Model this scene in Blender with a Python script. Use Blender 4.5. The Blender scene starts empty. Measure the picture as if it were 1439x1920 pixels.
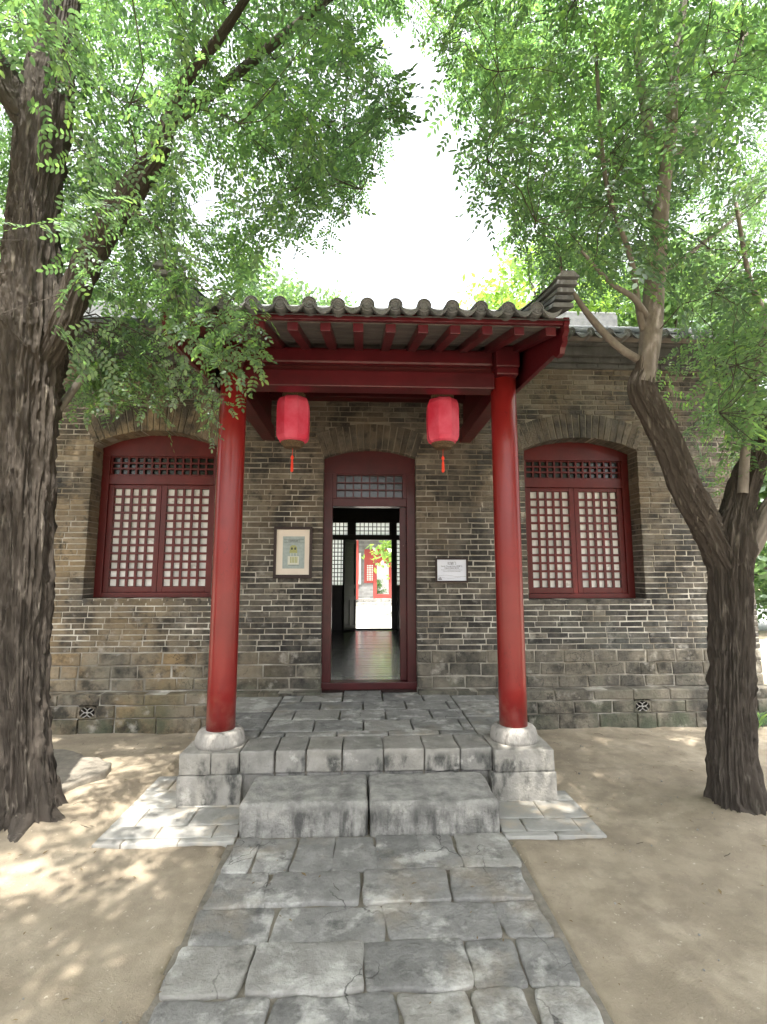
import bpy, bmesh, math, random
import numpy as np
from mathutils import Vector
R = math.radians
random.seed(7); rng = np.random.default_rng(11)
sc = bpy.context.scene
C = sc.collection

# ------------------------------------------------------------------ camera
FPX = 930.0; PITCH = R(7.07); YAW = R(2.46); CAMZ = 1.6
cam_d = bpy.data.cameras.new('camera'); cam = bpy.data.objects.new('camera', cam_d); C.objects.link(cam)
cam_d.sensor_fit = 'VERTICAL'; cam_d.sensor_height = 24; cam_d.lens = FPX / 1920 * 24
cam_d.clip_start = .05; cam_d.clip_end = 2000
cam.location = (0, 0, CAMZ); cam.rotation_euler = (R(90) + PITCH, 0, -YAW)
sc.camera = cam
# ------------------------------------------------------------------ sky, sun, exposure
SUN = Vector((.06, -.36, 1)).normalized()
w = bpy.data.worlds.new('World'); sc.world = w; w.use_nodes = True
nt = w.node_tree; bg = nt.nodes['Background']
sky = nt.nodes.new('ShaderNodeTexSky'); sky.sky_type = 'NISHITA'; sky.sun_disc = False
sky.sun_elevation = math.asin(SUN.z); sky.sun_rotation = math.atan2(SUN.x, SUN.y)
sky.air_density = 1.0; sky.dust_density = 6.0; sky.ozone_density = 1.0
hs = nt.nodes.new('ShaderNodeHueSaturation'); hs.inputs['Saturation'].default_value = .22; hs.inputs['Value'].default_value = 1.0
nt.links.new(sky.outputs[0], hs.inputs['Color']); nt.links.new(hs.outputs[0], bg.inputs['Color'])
bg.inputs['Strength'].default_value = .15
sl = bpy.data.lights.new('sun', 'SUN'); sl.energy = 2.3; sl.angle = R(.6); sl.color = (1, .95, .86)
so = bpy.data.objects.new('sun', sl); C.objects.link(so); so.rotation_euler = SUN.to_track_quat('Z', 'Y').to_euler()
sc.view_settings.view_transform = 'Standard'; sc.view_settings.look = 'None'; sc.view_settings.gamma = 1
sc.view_settings.use_curve_mapping = False
sc.view_settings.exposure = 2.6
sc.cycles.max_bounces = 8; sc.cycles.transparent_max_bounces = 8

# ------------------------------------------------------------------ survey helpers: a sighted point on a plane of the place
_fw = Vector((math.sin(YAW) * math.cos(PITCH), math.cos(YAW) * math.cos(PITCH), math.sin(PITCH)))
_rt = Vector((math.cos(YAW), -math.sin(YAW), 0)); _up = _rt.cross(_fw)
def _ray(px, py): return _fw * FPX + _rt * (px - 719.5) + _up * (960 - py)
def at(px, py, Y): r = _ray(px, py); t = Y / r.y; return Vector((r.x * t, Y, CAMZ + r.z * t))
def on(px, py, z): r = _ray(px, py); t = (z - CAMZ) / r.z; return Vector((r.x * t, r.y * t, z))
def depth(p): return (p - Vector((0, 0, CAMZ))).dot(_fw)
def proj(p):
    d = p - Vector((0, 0, CAMZ)); k = d.dot(_fw)
    return (719.5 + FPX * d.dot(_rt) / k, 960 - FPX * d.dot(_up) / k) if k > .05 else (-9e9, -9e9)

# ------------------------------------------------------------------ noise (numpy value noise)
def _h(ix, iy, iz):
    n = (ix * 374761393 + iy * 668265263 + iz * 2147483647 % 1000003 * 1274126177) & 0xffffffff
    n = ((n ^ (n >> 13)) * 1274126177) & 0xffffffff
    return ((n ^ (n >> 16)) & 0xffff) / 65535.0
def vn(p):
    p = np.asarray(p, float); i = np.floor(p).astype(np.int64); f = p - i; f = f * f * (3 - 2 * f)
    r = 0
    for a in (0, 1):
        for b in (0, 1):
            for c in (0, 1):
                wgt = (f[:, 0] if a else 1 - f[:, 0]) * (f[:, 1] if b else 1 - f[:, 1]) * (f[:, 2] if c else 1 - f[:, 2])
                r = r + wgt * _h(i[:, 0] + a, i[:, 1] + b, (i[:, 2] + c) * 7919 + 13)
    return r * 2 - 1
def fbm(p, o=4):
    p = np.asarray(p, float); r = 0; a = 1; t = 0
    for k in range(o): r = r + a * vn(p * 2 ** k + 17.3 * k); t += a; a *= .5
    return r / t

# ------------------------------------------------------------------ materials
MT = {}
def rgb(c): return (*c, 1)
def mat(name, cols, scale=6, rough=.85, bump=.15, bscale=30, tint=None, tintamt=0., stretch=(1, 1, 1), spec=.3, coat=0, extra=None, metal=0, detail=6):
    """cols: 2-4 colours spread by noise over the surface; tint: colours picked per piece by the 'tint' attribute"""
    m = bpy.data.materials.new(name); m.use_nodes = True; n = m.node_tree; N = n.nodes; L = n.links
    b = N['Principled BSDF']; g = N.new('ShaderNodeNewGeometry'); mp = N.new('ShaderNodeMapping'); mp.inputs['Scale'].default_value = stretch
    L.new(g.outputs['Position'], mp.inputs[0])
    no = N.new('ShaderNodeTexNoise'); no.inputs['Scale'].default_value = scale; no.inputs['Detail'].default_value = detail; no.inputs['Roughness'].default_value = .65
    L.new(mp.outputs[0], no.inputs[0])
    cr = N.new('ShaderNodeValToRGB'); L.new(no.outputs[0], cr.inputs[0])
    e = cr.color_ramp.elements; k = len(cols)
    while len(e) < k: e.new(.5)
    for i, c in enumerate(cols): e[i].position = .3 + .4 * i / max(1, k - 1); e[i].color = rgb(c)
    col = cr.outputs[0]
    if tint:
        a = N.new('ShaderNodeAttribute'); a.attribute_name = 'tint'
        c2 = N.new('ShaderNodeValToRGB'); L.new(a.outputs['Fac'], c2.inputs[0]); e = c2.color_ramp.elements
        while len(e) < len(tint): e.new(.5)
        for i, c in enumerate(tint): e[i].position = i / max(1, len(tint) - 1); e[i].color = rgb(c)
        mx = N.new('ShaderNodeMix'); mx.data_type = 'RGBA'; mx.inputs[0].default_value = tintamt
        L.new(col, mx.inputs[6]); L.new(c2.outputs[0], mx.inputs[7]); col = mx.outputs[2]
    if extra: col = extra(N, L, g, col)
    L.new(col, b.inputs['Base Color'])
    b.inputs['Roughness'].default_value = rough; b.inputs['Specular IOR Level'].default_value = spec; b.inputs['Metallic'].default_value = metal
    b.inputs['Coat Weight'].default_value = coat; b.inputs['Coat Roughness'].default_value = .12
    if bump:
        n2 = N.new('ShaderNodeTexNoise'); n2.inputs['Scale'].default_value = bscale; n2.inputs['Detail'].default_value = 8; n2.inputs['Roughness'].default_value = .7
        L.new(mp.outputs[0], n2.inputs[0]); bp = N.new('ShaderNodeBump'); bp.inputs['Strength'].default_value = bump; bp.inputs['Distance'].default_value = .02
        L.new(n2.outputs[0], bp.inputs['Height']); L.new(bp.outputs[0], b.inputs['Normal'])
        if 'bark_bump' in N: L.new(N['bark_bump'].outputs[0], bp.inputs['Normal'])
    MT[name] = m; return m
def patch(color, scale, lo, hi, amt=1., stretch=(1, 1, 1), zfade=None, xfade=None, off=0):
    """stains and painted tints: noise thresholded into blotches, optionally only below/above a height or towards one side"""
    def f(N, L, g, col):
        mp = N.new('ShaderNodeMapping'); mp.inputs['Scale'].default_value = stretch; mp.inputs['Location'].default_value = (off, off, off)
        L.new(g.outputs['Position'], mp.inputs[0])
        no = N.new('ShaderNodeTexNoise'); no.inputs['Scale'].default_value = scale; no.inputs['Detail'].default_value = 7; no.inputs['Roughness'].default_value = .62
        L.new(mp.outputs[0], no.inputs[0])
        mr = N.new('ShaderNodeMapRange'); mr.inputs[1].default_value = lo; mr.inputs[2].default_value = hi; mr.inputs[3].default_value = 0; mr.inputs[4].default_value = amt
        L.new(no.outputs[0], mr.inputs[0]); fac = mr.outputs[0]
        for fd, ax in ((zfade, 'Z'), (xfade, 'X')):
            if fd:
                sp = N.new('ShaderNodeSeparateXYZ'); L.new(g.outputs['Position'], sp.inputs[0])
                m2 = N.new('ShaderNodeMapRange'); m2.inputs[1].default_value = fd[0]; m2.inputs[2].default_value = fd[1]
                L.new(sp.outputs[ax], m2.inputs[0]); mu = N.new('ShaderNodeMath'); mu.operation = 'MULTIPLY'
                L.new(fac, mu.inputs[0]); L.new(m2.outputs[0], mu.inputs[1]); fac = mu.outputs[0]
        mx = N.new('ShaderNodeMix'); mx.data_type = 'RGBA'; L.new(fac, mx.inputs[0]); L.new(col, mx.inputs[6]); mx.inputs[7].default_value = rgb(color)
        return mx.outputs[2]
    return f
def cracks(color, scale, width, amt, stretch=(1, 1, 1)):
    def f(N, L, g, col):
        mp = N.new('ShaderNodeMapping'); mp.inputs['Scale'].default_value = stretch; L.new(g.outputs['Position'], mp.inputs[0])
        n0 = N.new('ShaderNodeTexNoise'); n0.inputs['Scale'].default_value = scale * 2; n0.inputs['Detail'].default_value = 4; L.new(mp.outputs[0], n0.inputs[0])
        mv = N.new('ShaderNodeMix'); mv.data_type = 'RGBA'; mv.blend_type = 'ADD'; mv.inputs[0].default_value = .35; L.new(mp.outputs[0], mv.inputs[6]); L.new(n0.outputs['Color'], mv.inputs[7])
        vo = N.new('ShaderNodeTexVoronoi'); vo.feature = 'DISTANCE_TO_EDGE'; vo.inputs['Scale'].default_value = scale; L.new(mv.outputs[2], vo.inputs['Vector'])
        mr = N.new('ShaderNodeMapRange'); mr.inputs[1].default_value = 0; mr.inputs[2].default_value = width; mr.inputs[3].default_value = 1; mr.inputs[4].default_value = 0; L.new(vo.outputs['Distance'], mr.inputs[0])
        n1 = N.new('ShaderNodeTexNoise'); n1.inputs['Scale'].default_value = scale * .8; L.new(mp.outputs[0], n1.inputs[0])
        m1 = N.new('ShaderNodeMapRange'); m1.inputs[1].default_value = .5; m1.inputs[2].default_value = .58; m1.inputs[4].default_value = amt; L.new(n1.outputs[0], m1.inputs[0])
        mu = N.new('ShaderNodeMath'); mu.operation = 'MULTIPLY'; L.new(mr.outputs[0], mu.inputs[0]); L.new(m1.outputs[0], mu.inputs[1])
        mx = N.new('ShaderNodeMix'); mx.data_type = 'RGBA'; L.new(mu.outputs[0], mx.inputs[0]); L.new(col, mx.inputs[6]); mx.inputs[7].default_value = rgb(color); return mx.outputs[2]
    return f
def chain(*fs):
    def f(N, L, g, col):
        for h in fs: col = h(N, L, g, col)
        return col
    return f
BR = [(.016, .016, .017), (.05, .048, .046), (.1, .092, .08), (.135, .122, .1), (.24, .215, .175)]
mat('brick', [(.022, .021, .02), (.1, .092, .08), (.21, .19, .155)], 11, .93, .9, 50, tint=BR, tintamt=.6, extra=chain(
    patch((.15, .11, .068), 1.1, .4, .64, .6, zfade=(1.2, 2.4)),
    patch((.27, .2, .115), 1.3, .36, .6, .7, xfade=(-.8, -2.6)),  # ochre towards the left: browner bricks plus warm bounce light painted in
    patch((.1, .11, .1), 1.6, .45, .62, .6, xfade=(1, 2.6), zfade=(2.2, .6), off=4),
    patch((.02, .02, .02), 2.4, .5, .62, .8, off=9), patch((.018, .018, .017), 9, .56, .66, .7, off=19),
    patch((.45, .43, .39), 6, .57, .7, .6, zfade=(2.4, .9), off=2)))
mat('block', [(.035, .033, .03), (.12, .11, .09), (.22, .195, .155)], 9, .93, 1., 42, tint=BR, tintamt=.45, extra=chain(
    patch((.32, .22, .11), 1.4, .36, .6, .8, xfade=(-.6, -2.2)), patch((.25, .22, .17), 1.7, .45, .62, .6, off=31),  # left ochre: browner blocks, with the bounce off the sunlit ground painted in
    patch((.07, .085, .055), 2.2, .45, .62, .8, zfade=(.7, .1), off=4),
    patch((.018, .018, .017), 4, .5, .64, .8, off=9), cracks((.02, .02, .02), 3.5, .02, .8),
    patch((.45, .42, .37), 5, .58, .7, .6, off=2)))
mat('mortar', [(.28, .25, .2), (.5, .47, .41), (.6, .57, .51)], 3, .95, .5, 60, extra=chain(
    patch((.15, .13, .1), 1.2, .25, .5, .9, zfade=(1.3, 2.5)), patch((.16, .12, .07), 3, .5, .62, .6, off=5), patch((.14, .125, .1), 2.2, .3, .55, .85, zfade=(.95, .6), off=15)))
mat('cornice', [(.05, .052, .05), (.1, .1, .098)], 5, .9, .4, 40, extra=patch((.03, .03, .03), 4, .5, .65, .7, stretch=(1, 1, .3)))
mat('tile', [(.06, .064, .068), (.12, .125, .13), (.17, .172, .17)], 12, .8, .35, 50, tint=[(.06, .065, .07), (.19, .19, .185)], tintamt=.4, extra=patch((.06, .075, .04), 5, .55, .66, .5))
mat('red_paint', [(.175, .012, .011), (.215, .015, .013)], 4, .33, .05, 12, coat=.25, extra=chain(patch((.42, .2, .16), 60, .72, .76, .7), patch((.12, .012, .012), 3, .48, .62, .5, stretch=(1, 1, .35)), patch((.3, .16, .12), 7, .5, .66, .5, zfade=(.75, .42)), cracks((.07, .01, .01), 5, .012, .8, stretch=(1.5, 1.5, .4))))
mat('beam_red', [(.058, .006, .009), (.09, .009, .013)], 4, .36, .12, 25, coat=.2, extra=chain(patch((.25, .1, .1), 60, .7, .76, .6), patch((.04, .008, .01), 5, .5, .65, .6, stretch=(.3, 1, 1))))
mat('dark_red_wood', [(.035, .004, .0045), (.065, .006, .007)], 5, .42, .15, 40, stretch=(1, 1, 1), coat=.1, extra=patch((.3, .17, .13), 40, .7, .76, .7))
mat('window_red', [(.065, .007, .007), (.1, .009, .008)], 5, .42, .12, 40, coat=.08, extra=patch((.32, .2, .15), 40, .72, .76, .6))
mat('deck', [(.1, .09, .085), (.2, .18, .16)], 4, .9, .3, 40, stretch=(1, 4, 1))
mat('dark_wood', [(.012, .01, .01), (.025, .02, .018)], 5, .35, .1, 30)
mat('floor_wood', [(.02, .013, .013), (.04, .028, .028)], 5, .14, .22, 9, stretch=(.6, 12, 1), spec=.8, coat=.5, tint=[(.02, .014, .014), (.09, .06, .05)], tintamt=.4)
mat('stone', [(.12, .116, .11), (.215, .21, .2), (.34, .333, .315)], 8, .92, .9, 34, tint=[(.14, .138, .132), (.25, .243, .23), (.36, .34, .3)], tintamt=.45, extra=chain(
    patch((.5, .49, .46), 4.2, .53, .64, .8, off=3), patch((.045, .045, .043), 7, .56, .7, .65, off=8), cracks((.04, .038, .035), 2.2, .012, .9), patch((.3, .25, .18), 2.2, .54, .7, .5, off=12)))
mat('step_stone', [(.22, .213, .2), (.36, .35, .325), (.52, .5, .46)], 9, .93, 1.3, 60, extra=chain(
    patch((.05, .05, .048), 14, .46, .62, .8, stretch=(1, 1, .25), zfade=(.17, .12)), patch((.13, .13, .12), 5, .52, .66, .6, off=5)))
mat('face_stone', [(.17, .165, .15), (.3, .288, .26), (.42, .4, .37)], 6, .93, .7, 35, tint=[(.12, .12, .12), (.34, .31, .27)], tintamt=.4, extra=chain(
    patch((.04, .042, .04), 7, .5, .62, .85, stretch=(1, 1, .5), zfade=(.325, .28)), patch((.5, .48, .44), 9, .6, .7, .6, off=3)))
mat('plinth_stone', [(.27, .255, .235), (.42, .4, .37)], 9, .95, .9, 60, stretch=(1, 1, .35), extra=patch((.13, .12, .11), 18, .55, .66, .7, stretch=(1, 1, .3)))
mat('dirt', [(.205, .168, .122), (.285, .238, .175), (.36, .305, .23)], 2.6, .97, .45, 110, detail=14, extra=chain(
    patch((.2, .165, .125), 3.5, .52, .68, .55, off=5), patch((.5, .43, .33), 2.2, .55, .7, .5, off=9), patch((.1, .085, .06), 55, .66, .72, .7), patch((.2, .165, .125), 7, .5, .62, .4, off=3), cracks((.17, .14, .1), 5, .015, .35), patch((.5, .45, .37), 38, .64, .7, .7, off=6)))
mat('joint_dirt', [(.13, .12, .1), (.27, .24, .2)], 9, .97, .6, 40)
def bark_lines(N, L, g, col):
    mp = N.new('ShaderNodeMapping'); mp.inputs['Scale'].default_value = (1, 1, .16); L.new(g.outputs['Position'], mp.inputs[0])
    no = N.new('ShaderNodeTexNoise'); no.noise_type = 'RIDGED_MULTIFRACTAL'; no.inputs['Scale'].default_value = 26; no.inputs['Detail'].default_value = 5; no.inputs['Distortion'].default_value = .6
    L.new(mp.outputs[0], no.inputs[0]); mr = N.new('ShaderNodeMapRange'); mr.inputs[1].default_value = .15; mr.inputs[2].default_value = .75; L.new(no.outputs[0], mr.inputs[0])
    mx = N.new('ShaderNodeMix'); mx.data_type = 'RGBA'; L.new(mr.outputs[0], mx.inputs[0]); mx.inputs[6].default_value = (.07, .058, .048, 1); L.new(col, mx.inputs[7])
    b = N['Principled BSDF']; bp = N.new('ShaderNodeBump'); bp.name = 'bark_bump'; bp.inputs['Strength'].default_value = .9; bp.inputs['Distance'].default_value = .03; L.new(mr.outputs[0], bp.inputs['Height'])
    return mx.outputs[2]
mat('bark', [(.15, .13, .108), (.29, .255, .21), (.44, .395, .335)], 22, .93, .9, 70, stretch=(1, 1, .3), extra=chain(patch((.24, .2, .165), 6, .5, .7, .6, stretch=(1, 1, .4)), bark_lines))
mat('young_bark', [(.13, .112, .095), (.25, .22, .19)], 12, .85, .5, 60, stretch=(1, 1, .5))
mat('twig', [(.05, .045, .03), (.1, .09, .06)], 8, .8, 0)
mat('cloth', [(.5, .02, .05), (.58, .035, .08)], 3, .75, .1, 200, extra=patch((.7, .17, .24), 3, .42, .7, .6))
mat('tassel', [(.7, .05, .03), (.8, .08, .04)], 9, .8, 0)
mat('black_gold', [(.02, .015, .012), (.16, .1, .05)], 90, .5, .1, 50)
mat('far_red', [(.28, .05, .045), (.34, .06, .05)], 4, .6, 0)
mat('paper', [(.7, .71, .7), (.82, .83, .81)], 9, .6, .05, 30, tint=[(.5, .51, .5), (.9, .9, .88)], tintamt=.55, extra=patch((.3, .29, .25), 11, .6, .7, .6))
mat('glass_dark', [(.012, .013, .014), (.02, .02, .02)], 3, .04, .25, 3, spec=.5)
mat('frame_wood', [(.016, .008, .007), (.028, .013, .01)], 8, .4, .05)
mat('mat_board', [(.62, .55, .47), (.66, .59, .51)], 4, .7, 0)
mat('print_grey', [(.25, .3, .29), (.34, .39, .38)], 30, .5, 0)
mat('print_pale', [(.5, .52, .45), (.58, .58, .5)], 60, .5, 0)
mat('print_green', [(.25, .27, .1), (.36, .37, .17)], 90, .5, 0)
mat('ink', [(.03, .03, .035), (.05, .05, .06)], 10, .6, 0)
mat('sign_white', [(.6, .63, .72), (.68, .7, .78)], 3, .35, 0)
mat('plaster', [(.25, .25, .25), (.35, .35, .34)], 4, .9, .1, 30)
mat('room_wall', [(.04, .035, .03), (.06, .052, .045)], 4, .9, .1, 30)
mat('far_paving', [(.5, .49, .46), (.62, .6, .56)], 2, .9, .1, 20, tint=[(.48, .47, .44), (.62, .6, .57)], tintamt=.4)
mat('far_wall', [(.16, .16, .16), (.27, .27, .27)], 5, .95, .3, 30, tint=[(.14, .14, .14), (.3, .3, .3)], tintamt=.5)
mat('metal_rail', [(.4, .42, .44), (.5, .52, .54)], 3, .4, 0, metal=.3)
mat('asphalt', [(.2, .2, .2), (.3, .3, .29)], 3, .95, .2, 30)
mat('litter', [(.12, .08, .04), (.2, .15, .07)], 30, .9, 0)
mat('white_paint', [(.7, .68, .62), (.75, .73, .7)], 3, .8, 0)
def leafmat(name, tints, trans=.5, sat=1.):
    m = bpy.data.materials.new(name); m.use_nodes = True; N = m.node_tree.nodes; L = m.node_tree.links
    N.remove(N['Principled BSDF']); out = N['Material Output']
    a = N.new('ShaderNodeAttribute'); a.attribute_name = 'tint'
    cr = N.new('ShaderNodeValToRGB'); L.new(a.outputs['Fac'], cr.inputs[0]); e = cr.color_ramp.elements
    while len(e) < len(tints): e.new(.5)
    for i, c in enumerate(tints): e[i].position = i / (len(tints) - 1); e[i].color = rgb(c)
    d = N.new('ShaderNodeBsdfDiffuse'); t = N.new('ShaderNodeBsdfTranslucent'); g = N.new('ShaderNodeBsdfGlossy'); g.inputs['Roughness'].default_value = .45
    g.inputs['Color'].default_value = (.8, .85, .9, 1)
    mu = N.new('ShaderNodeMix'); mu.data_type = 'RGBA'; mu.blend_type = 'MULTIPLY'; mu.inputs[0].default_value = 1; mu.inputs[7].default_value = (1.9, 2.0, 1.45, 1)
    L.new(cr.outputs[0], d.inputs[0]); L.new(cr.outputs[0], mu.inputs[6]); L.new(mu.outputs[2], t.inputs[0])
    m1 = N.new('ShaderNodeMixShader'); m1.inputs[0].default_value = trans; L.new(d.outputs[0], m1.inputs[1]); L.new(t.outputs[0], m1.inputs[2])
    m2 = N.new('ShaderNodeMixShader'); m2.inputs[0].default_value = .06; L.new(m1.outputs[0], m2.inputs[1]); L.new(g.outputs[0], m2.inputs[2])
    L.new(m2.outputs[0], out.inputs[0]); MT[name] = m; return m
leafmat('leaf', trans=.58, tints=[(.045, .085, .042), (.08, .145, .062), (.125, .215, .075), (.21, .32, .08)])
leafmat('leaf_yellow', [(.12, .2, .04), (.17, .27, .045), (.22, .33, .06)])
leafmat('leaf_far', [(.05, .1, .035), (.09, .16, .05), (.13, .2, .07)])
def translucent(name, c):
    m = bpy.data.materials.new(name); m.use_nodes = True; N = m.node_tree.nodes; L = m.node_tree.links; N.remove(N['Principled BSDF'])
    d = N.new('ShaderNodeBsdfDiffuse'); t = N.new('ShaderNodeBsdfTranslucent'); d.inputs[0].default_value = rgb(c); t.inputs[0].default_value = rgb(c)
    x = N.new('ShaderNodeMixShader'); x.inputs[0].default_value = .65; L.new(d.outputs[0], x.inputs[1]); L.new(t.outputs[0], x.inputs[2]); L.new(x.outputs[0], N['Material Output'].inputs[0])
    MT[name] = m
translucent('rice_paper', (.8, .82, .82))

# ------------------------------------------------------------------ object helpers
_W = {}
def tag(o, label=None, cat=None, group=None, kind=None):
    for k, v in (('label', label), ('category', cat), ('group', group), ('kind', kind)):
        if v: o[k] = v
    return o
def link(o, loc, parent):
    C.objects.link(o); loc = Vector(loc); _W[o.name] = loc
    if parent: o.parent = parent; o.location = loc - _W[parent.name]
    else: o.location = loc
    return o
def empty(name, loc, label=None, cat=None, group=None, kind=None, parent=None):
    return tag(link(bpy.data.objects.new(name, None), loc, parent), label, cat, group, kind)
class MB:
    def __init__(s): s.v = []; s.f = []; s.t = []; s.m = []; s.tint = .5; s.mi = 0
    def add(s, vs, fs):
        o = len(s.v); s.v += [tuple(p) for p in vs]
        for f in fs: s.f.append([i + o for i in f]); s.t.append(s.tint); s.m.append(s.mi)
        return s
    def box(s, x0, x1, y0, y1, z0, z1):
        return s.add([(x, y, z) for x in (x0, x1) for y in (y0, y1) for z in (z0, z1)],
                     [(0, 1, 3, 2), (4, 6, 7, 5), (0, 4, 5, 1), (2, 3, 7, 6), (0, 2, 6, 4), (1, 5, 7, 3)])
    def bar(s, a, b, wd, ht, up=(0, 0, 1)):
        a = Vector(a); b = Vector(b); d = (b - a).normalized(); u = Vector(up); x = d.cross(u).normalized(); u = x.cross(d)
        vs = [p + x * i * wd / 2 + u * j * ht / 2 for p in (a, b) for i in (-1, 1) for j in (-1, 1)]
        return s.add(vs, [(0, 1, 3, 2), (4, 6, 7, 5), (0, 4, 5, 1), (2, 3, 7, 6), (0, 2, 6, 4), (1, 5, 7, 3)])
    def tube(s, pts, rad, n=8, cap=True):
        pts = [Vector(p) for p in pts]; rings = []
        x = None
        for i, p in enumerate(pts):
            d = (pts[min(i + 1, len(pts) - 1)] - pts[max(i - 1, 0)]).normalized()
            if x is None: x = d.orthogonal().normalized()
            x = (x - d * x.dot(d)).normalized(); y = d.cross(x)
            r = rad[i] if hasattr(rad, '__len__') else rad
            rings.append([p + (x * math.cos(2 * math.pi * k / n) + y * math.sin(2 * math.pi * k / n)) * r for k in range(n)])
        vs = [v for r_ in rings for v in r_]; fs = []
        for i in range(len(pts) - 1):
            for k in range(n): fs.append((i * n + k, i * n + (k + 1) % n, (i + 1) * n + (k + 1) % n, (i + 1) * n + k))
        if cap: fs.append(tuple(reversed(range(n)))); fs.append(tuple(range(len(vs) - n, len(vs))))
        return s.add(vs, fs)
    def lathe(s, prof, c, n=24, axis='z', ph=0):
        vs = []; fs = []
        for r, h in prof:
            for k in range(n):
                a = 2 * math.pi * (k + ph) / n; u, v_ = r * math.cos(a), r * math.sin(a)
                vs.append((c[0] + u, c[1] + v_, c[2] + h) if axis == 'z' else (c[0] + u, c[1] + h, c[2] + v_))
        for i in range(len(prof) - 1):
            for k in range(n): fs.append((i * n + k, i * n + (k + 1) % n, (i + 1) * n + (k + 1) % n, (i + 1) * n + k))
        fs.append(tuple(range(n))); fs.append(tuple(range(len(vs) - n, len(vs))))
        return s.add(vs, fs)
    def prism(s, poly, y0, y1):
        n = len(poly); vs = [(x, y0, z) for x, z in poly] + [(x, y1, z) for x, z in poly]
        return s.add(vs, [tuple(range(n)), tuple(range(2 * n - 1, n - 1, -1))] + [(i, i + n, (i + 1) % n + n, (i + 1) % n) for i in range(n)])
    def build(s, name, m, parent=None, origin=None, smooth=False, bevel=0, tinted=True, fix=True):
        if origin is None:
            a = np.array(s.v); lo = a.min(0); hi = a.max(0); origin = ((lo[0] + hi[0]) / 2, (lo[1] + hi[1]) / 2, lo[2])
        me = bpy.data.meshes.new(name); O = origin
        me.from_pydata([(p[0] - O[0], p[1] - O[1], p[2] - O[2]) for p in s.v], [], s.f)
        for q in (m if isinstance(m, (list, tuple)) else [m]): me.materials.append(MT[q])
        if any(s.m): me.polygons.foreach_set('material_index', s.m)
        if tinted: a = me.attributes.new('tint', 'FLOAT', 'FACE'); a.data.foreach_set('value', s.t)
        if bevel or fix:
            bm = bmesh.new(); bm.from_mesh(me)
            if fix: bmesh.ops.recalc_face_normals(bm, faces=bm.faces)
            if bevel: bmesh.ops.bevel(bm, geom=[e for e in bm.edges if e.is_manifold and e.calc_face_angle(0) > .6], offset=bevel, segments=2, profile=.6, affect='EDGES', clamp_overlap=True)
            bm.to_mesh(me); bm.free()
        if smooth: me.polygons.foreach_set('use_smooth', [True] * len(me.polygons))
        me.update(); return link(bpy.data.objects.new(name, me), O, parent)
def box(name, m, x0, x1, y0, y1, z0, z1, parent=None, bevel=.004, tint=.5):
    b = MB(); b.tint = tint; b.box(x0, x1, y0, y1, z0, z1); return b.build(name, m, parent, bevel=bevel)
def stone_mesh(b, poly, zt, zb, inset=.014, jit=.006, res=.06, und=.006, seed=0, sm=0):
    """a worn flat stone from a ground polygon: wandering outline, rounded arris, dished top"""
    out = []; n = len(poly)
    for i in range(n):
        a = Vector(poly[i]); c = Vector(poly[(i + 1) % n]); k = max(2, int((c - a).length / res))
        for j in range(k): out.append(a.lerp(c, j / k))
    P = np.array([(p.x, p.y) for p in out]); ctr = P.mean(0)
    nz = np.stack([fbm(np.c_[P * 9, np.full(len(P), seed + .3)], 3), fbm(np.c_[P * 9, np.full(len(P), seed + 7.7)], 3)], 1)
    P = P + nz * jit * 2
    # round the corners a little by smoothing
    for _ in range(sm): P = P * .5 + .25 * (np.roll(P, 1, 0) + np.roll(P, -1, 0))
    d = P - ctr; ln = np.linalg.norm(d, axis=1, keepdims=True)
    rings = [(P, zb), (P, zt - inset * 1.1), (P - d / ln * inset * .45, zt - inset * .3), (P - d / ln * inset * 1.6, zt), (ctr + d * .62, zt), (ctr + d * .3, zt)]
    vs = []; m = len(P)
    for q, (Q, z) in enumerate(rings):
        h = fbm(np.c_[Q * 4, np.full(m, seed * 3.1)], 3) * und if q > 1 else np.zeros(m)
        vs += [(Q[i, 0], Q[i, 1], z + h[i]) for i in range(m)]
    vs.append((ctr[0], ctr[1], zt)); fs = []
    for q in range(len(rings) - 1):
        for i in range(m): fs.append((q * m + i, q * m + (i + 1) % m, (q + 1) * m + (i + 1) % m, (q + 1) * m + i))
    o = (len(rings) - 1) * m
    for i in range(m): fs.append((o + i, o + (i + 1) % m, len(vs) - 1))
    b.add(vs, fs)
def stone(name, m, poly, zt, zb, parent, **k):
    b = MB(); b.tint = random.random(); stone_mesh(b, poly, zt, zb, seed=random.random() * 90, **k); return b.build(name, m, parent, smooth=True)
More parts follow.
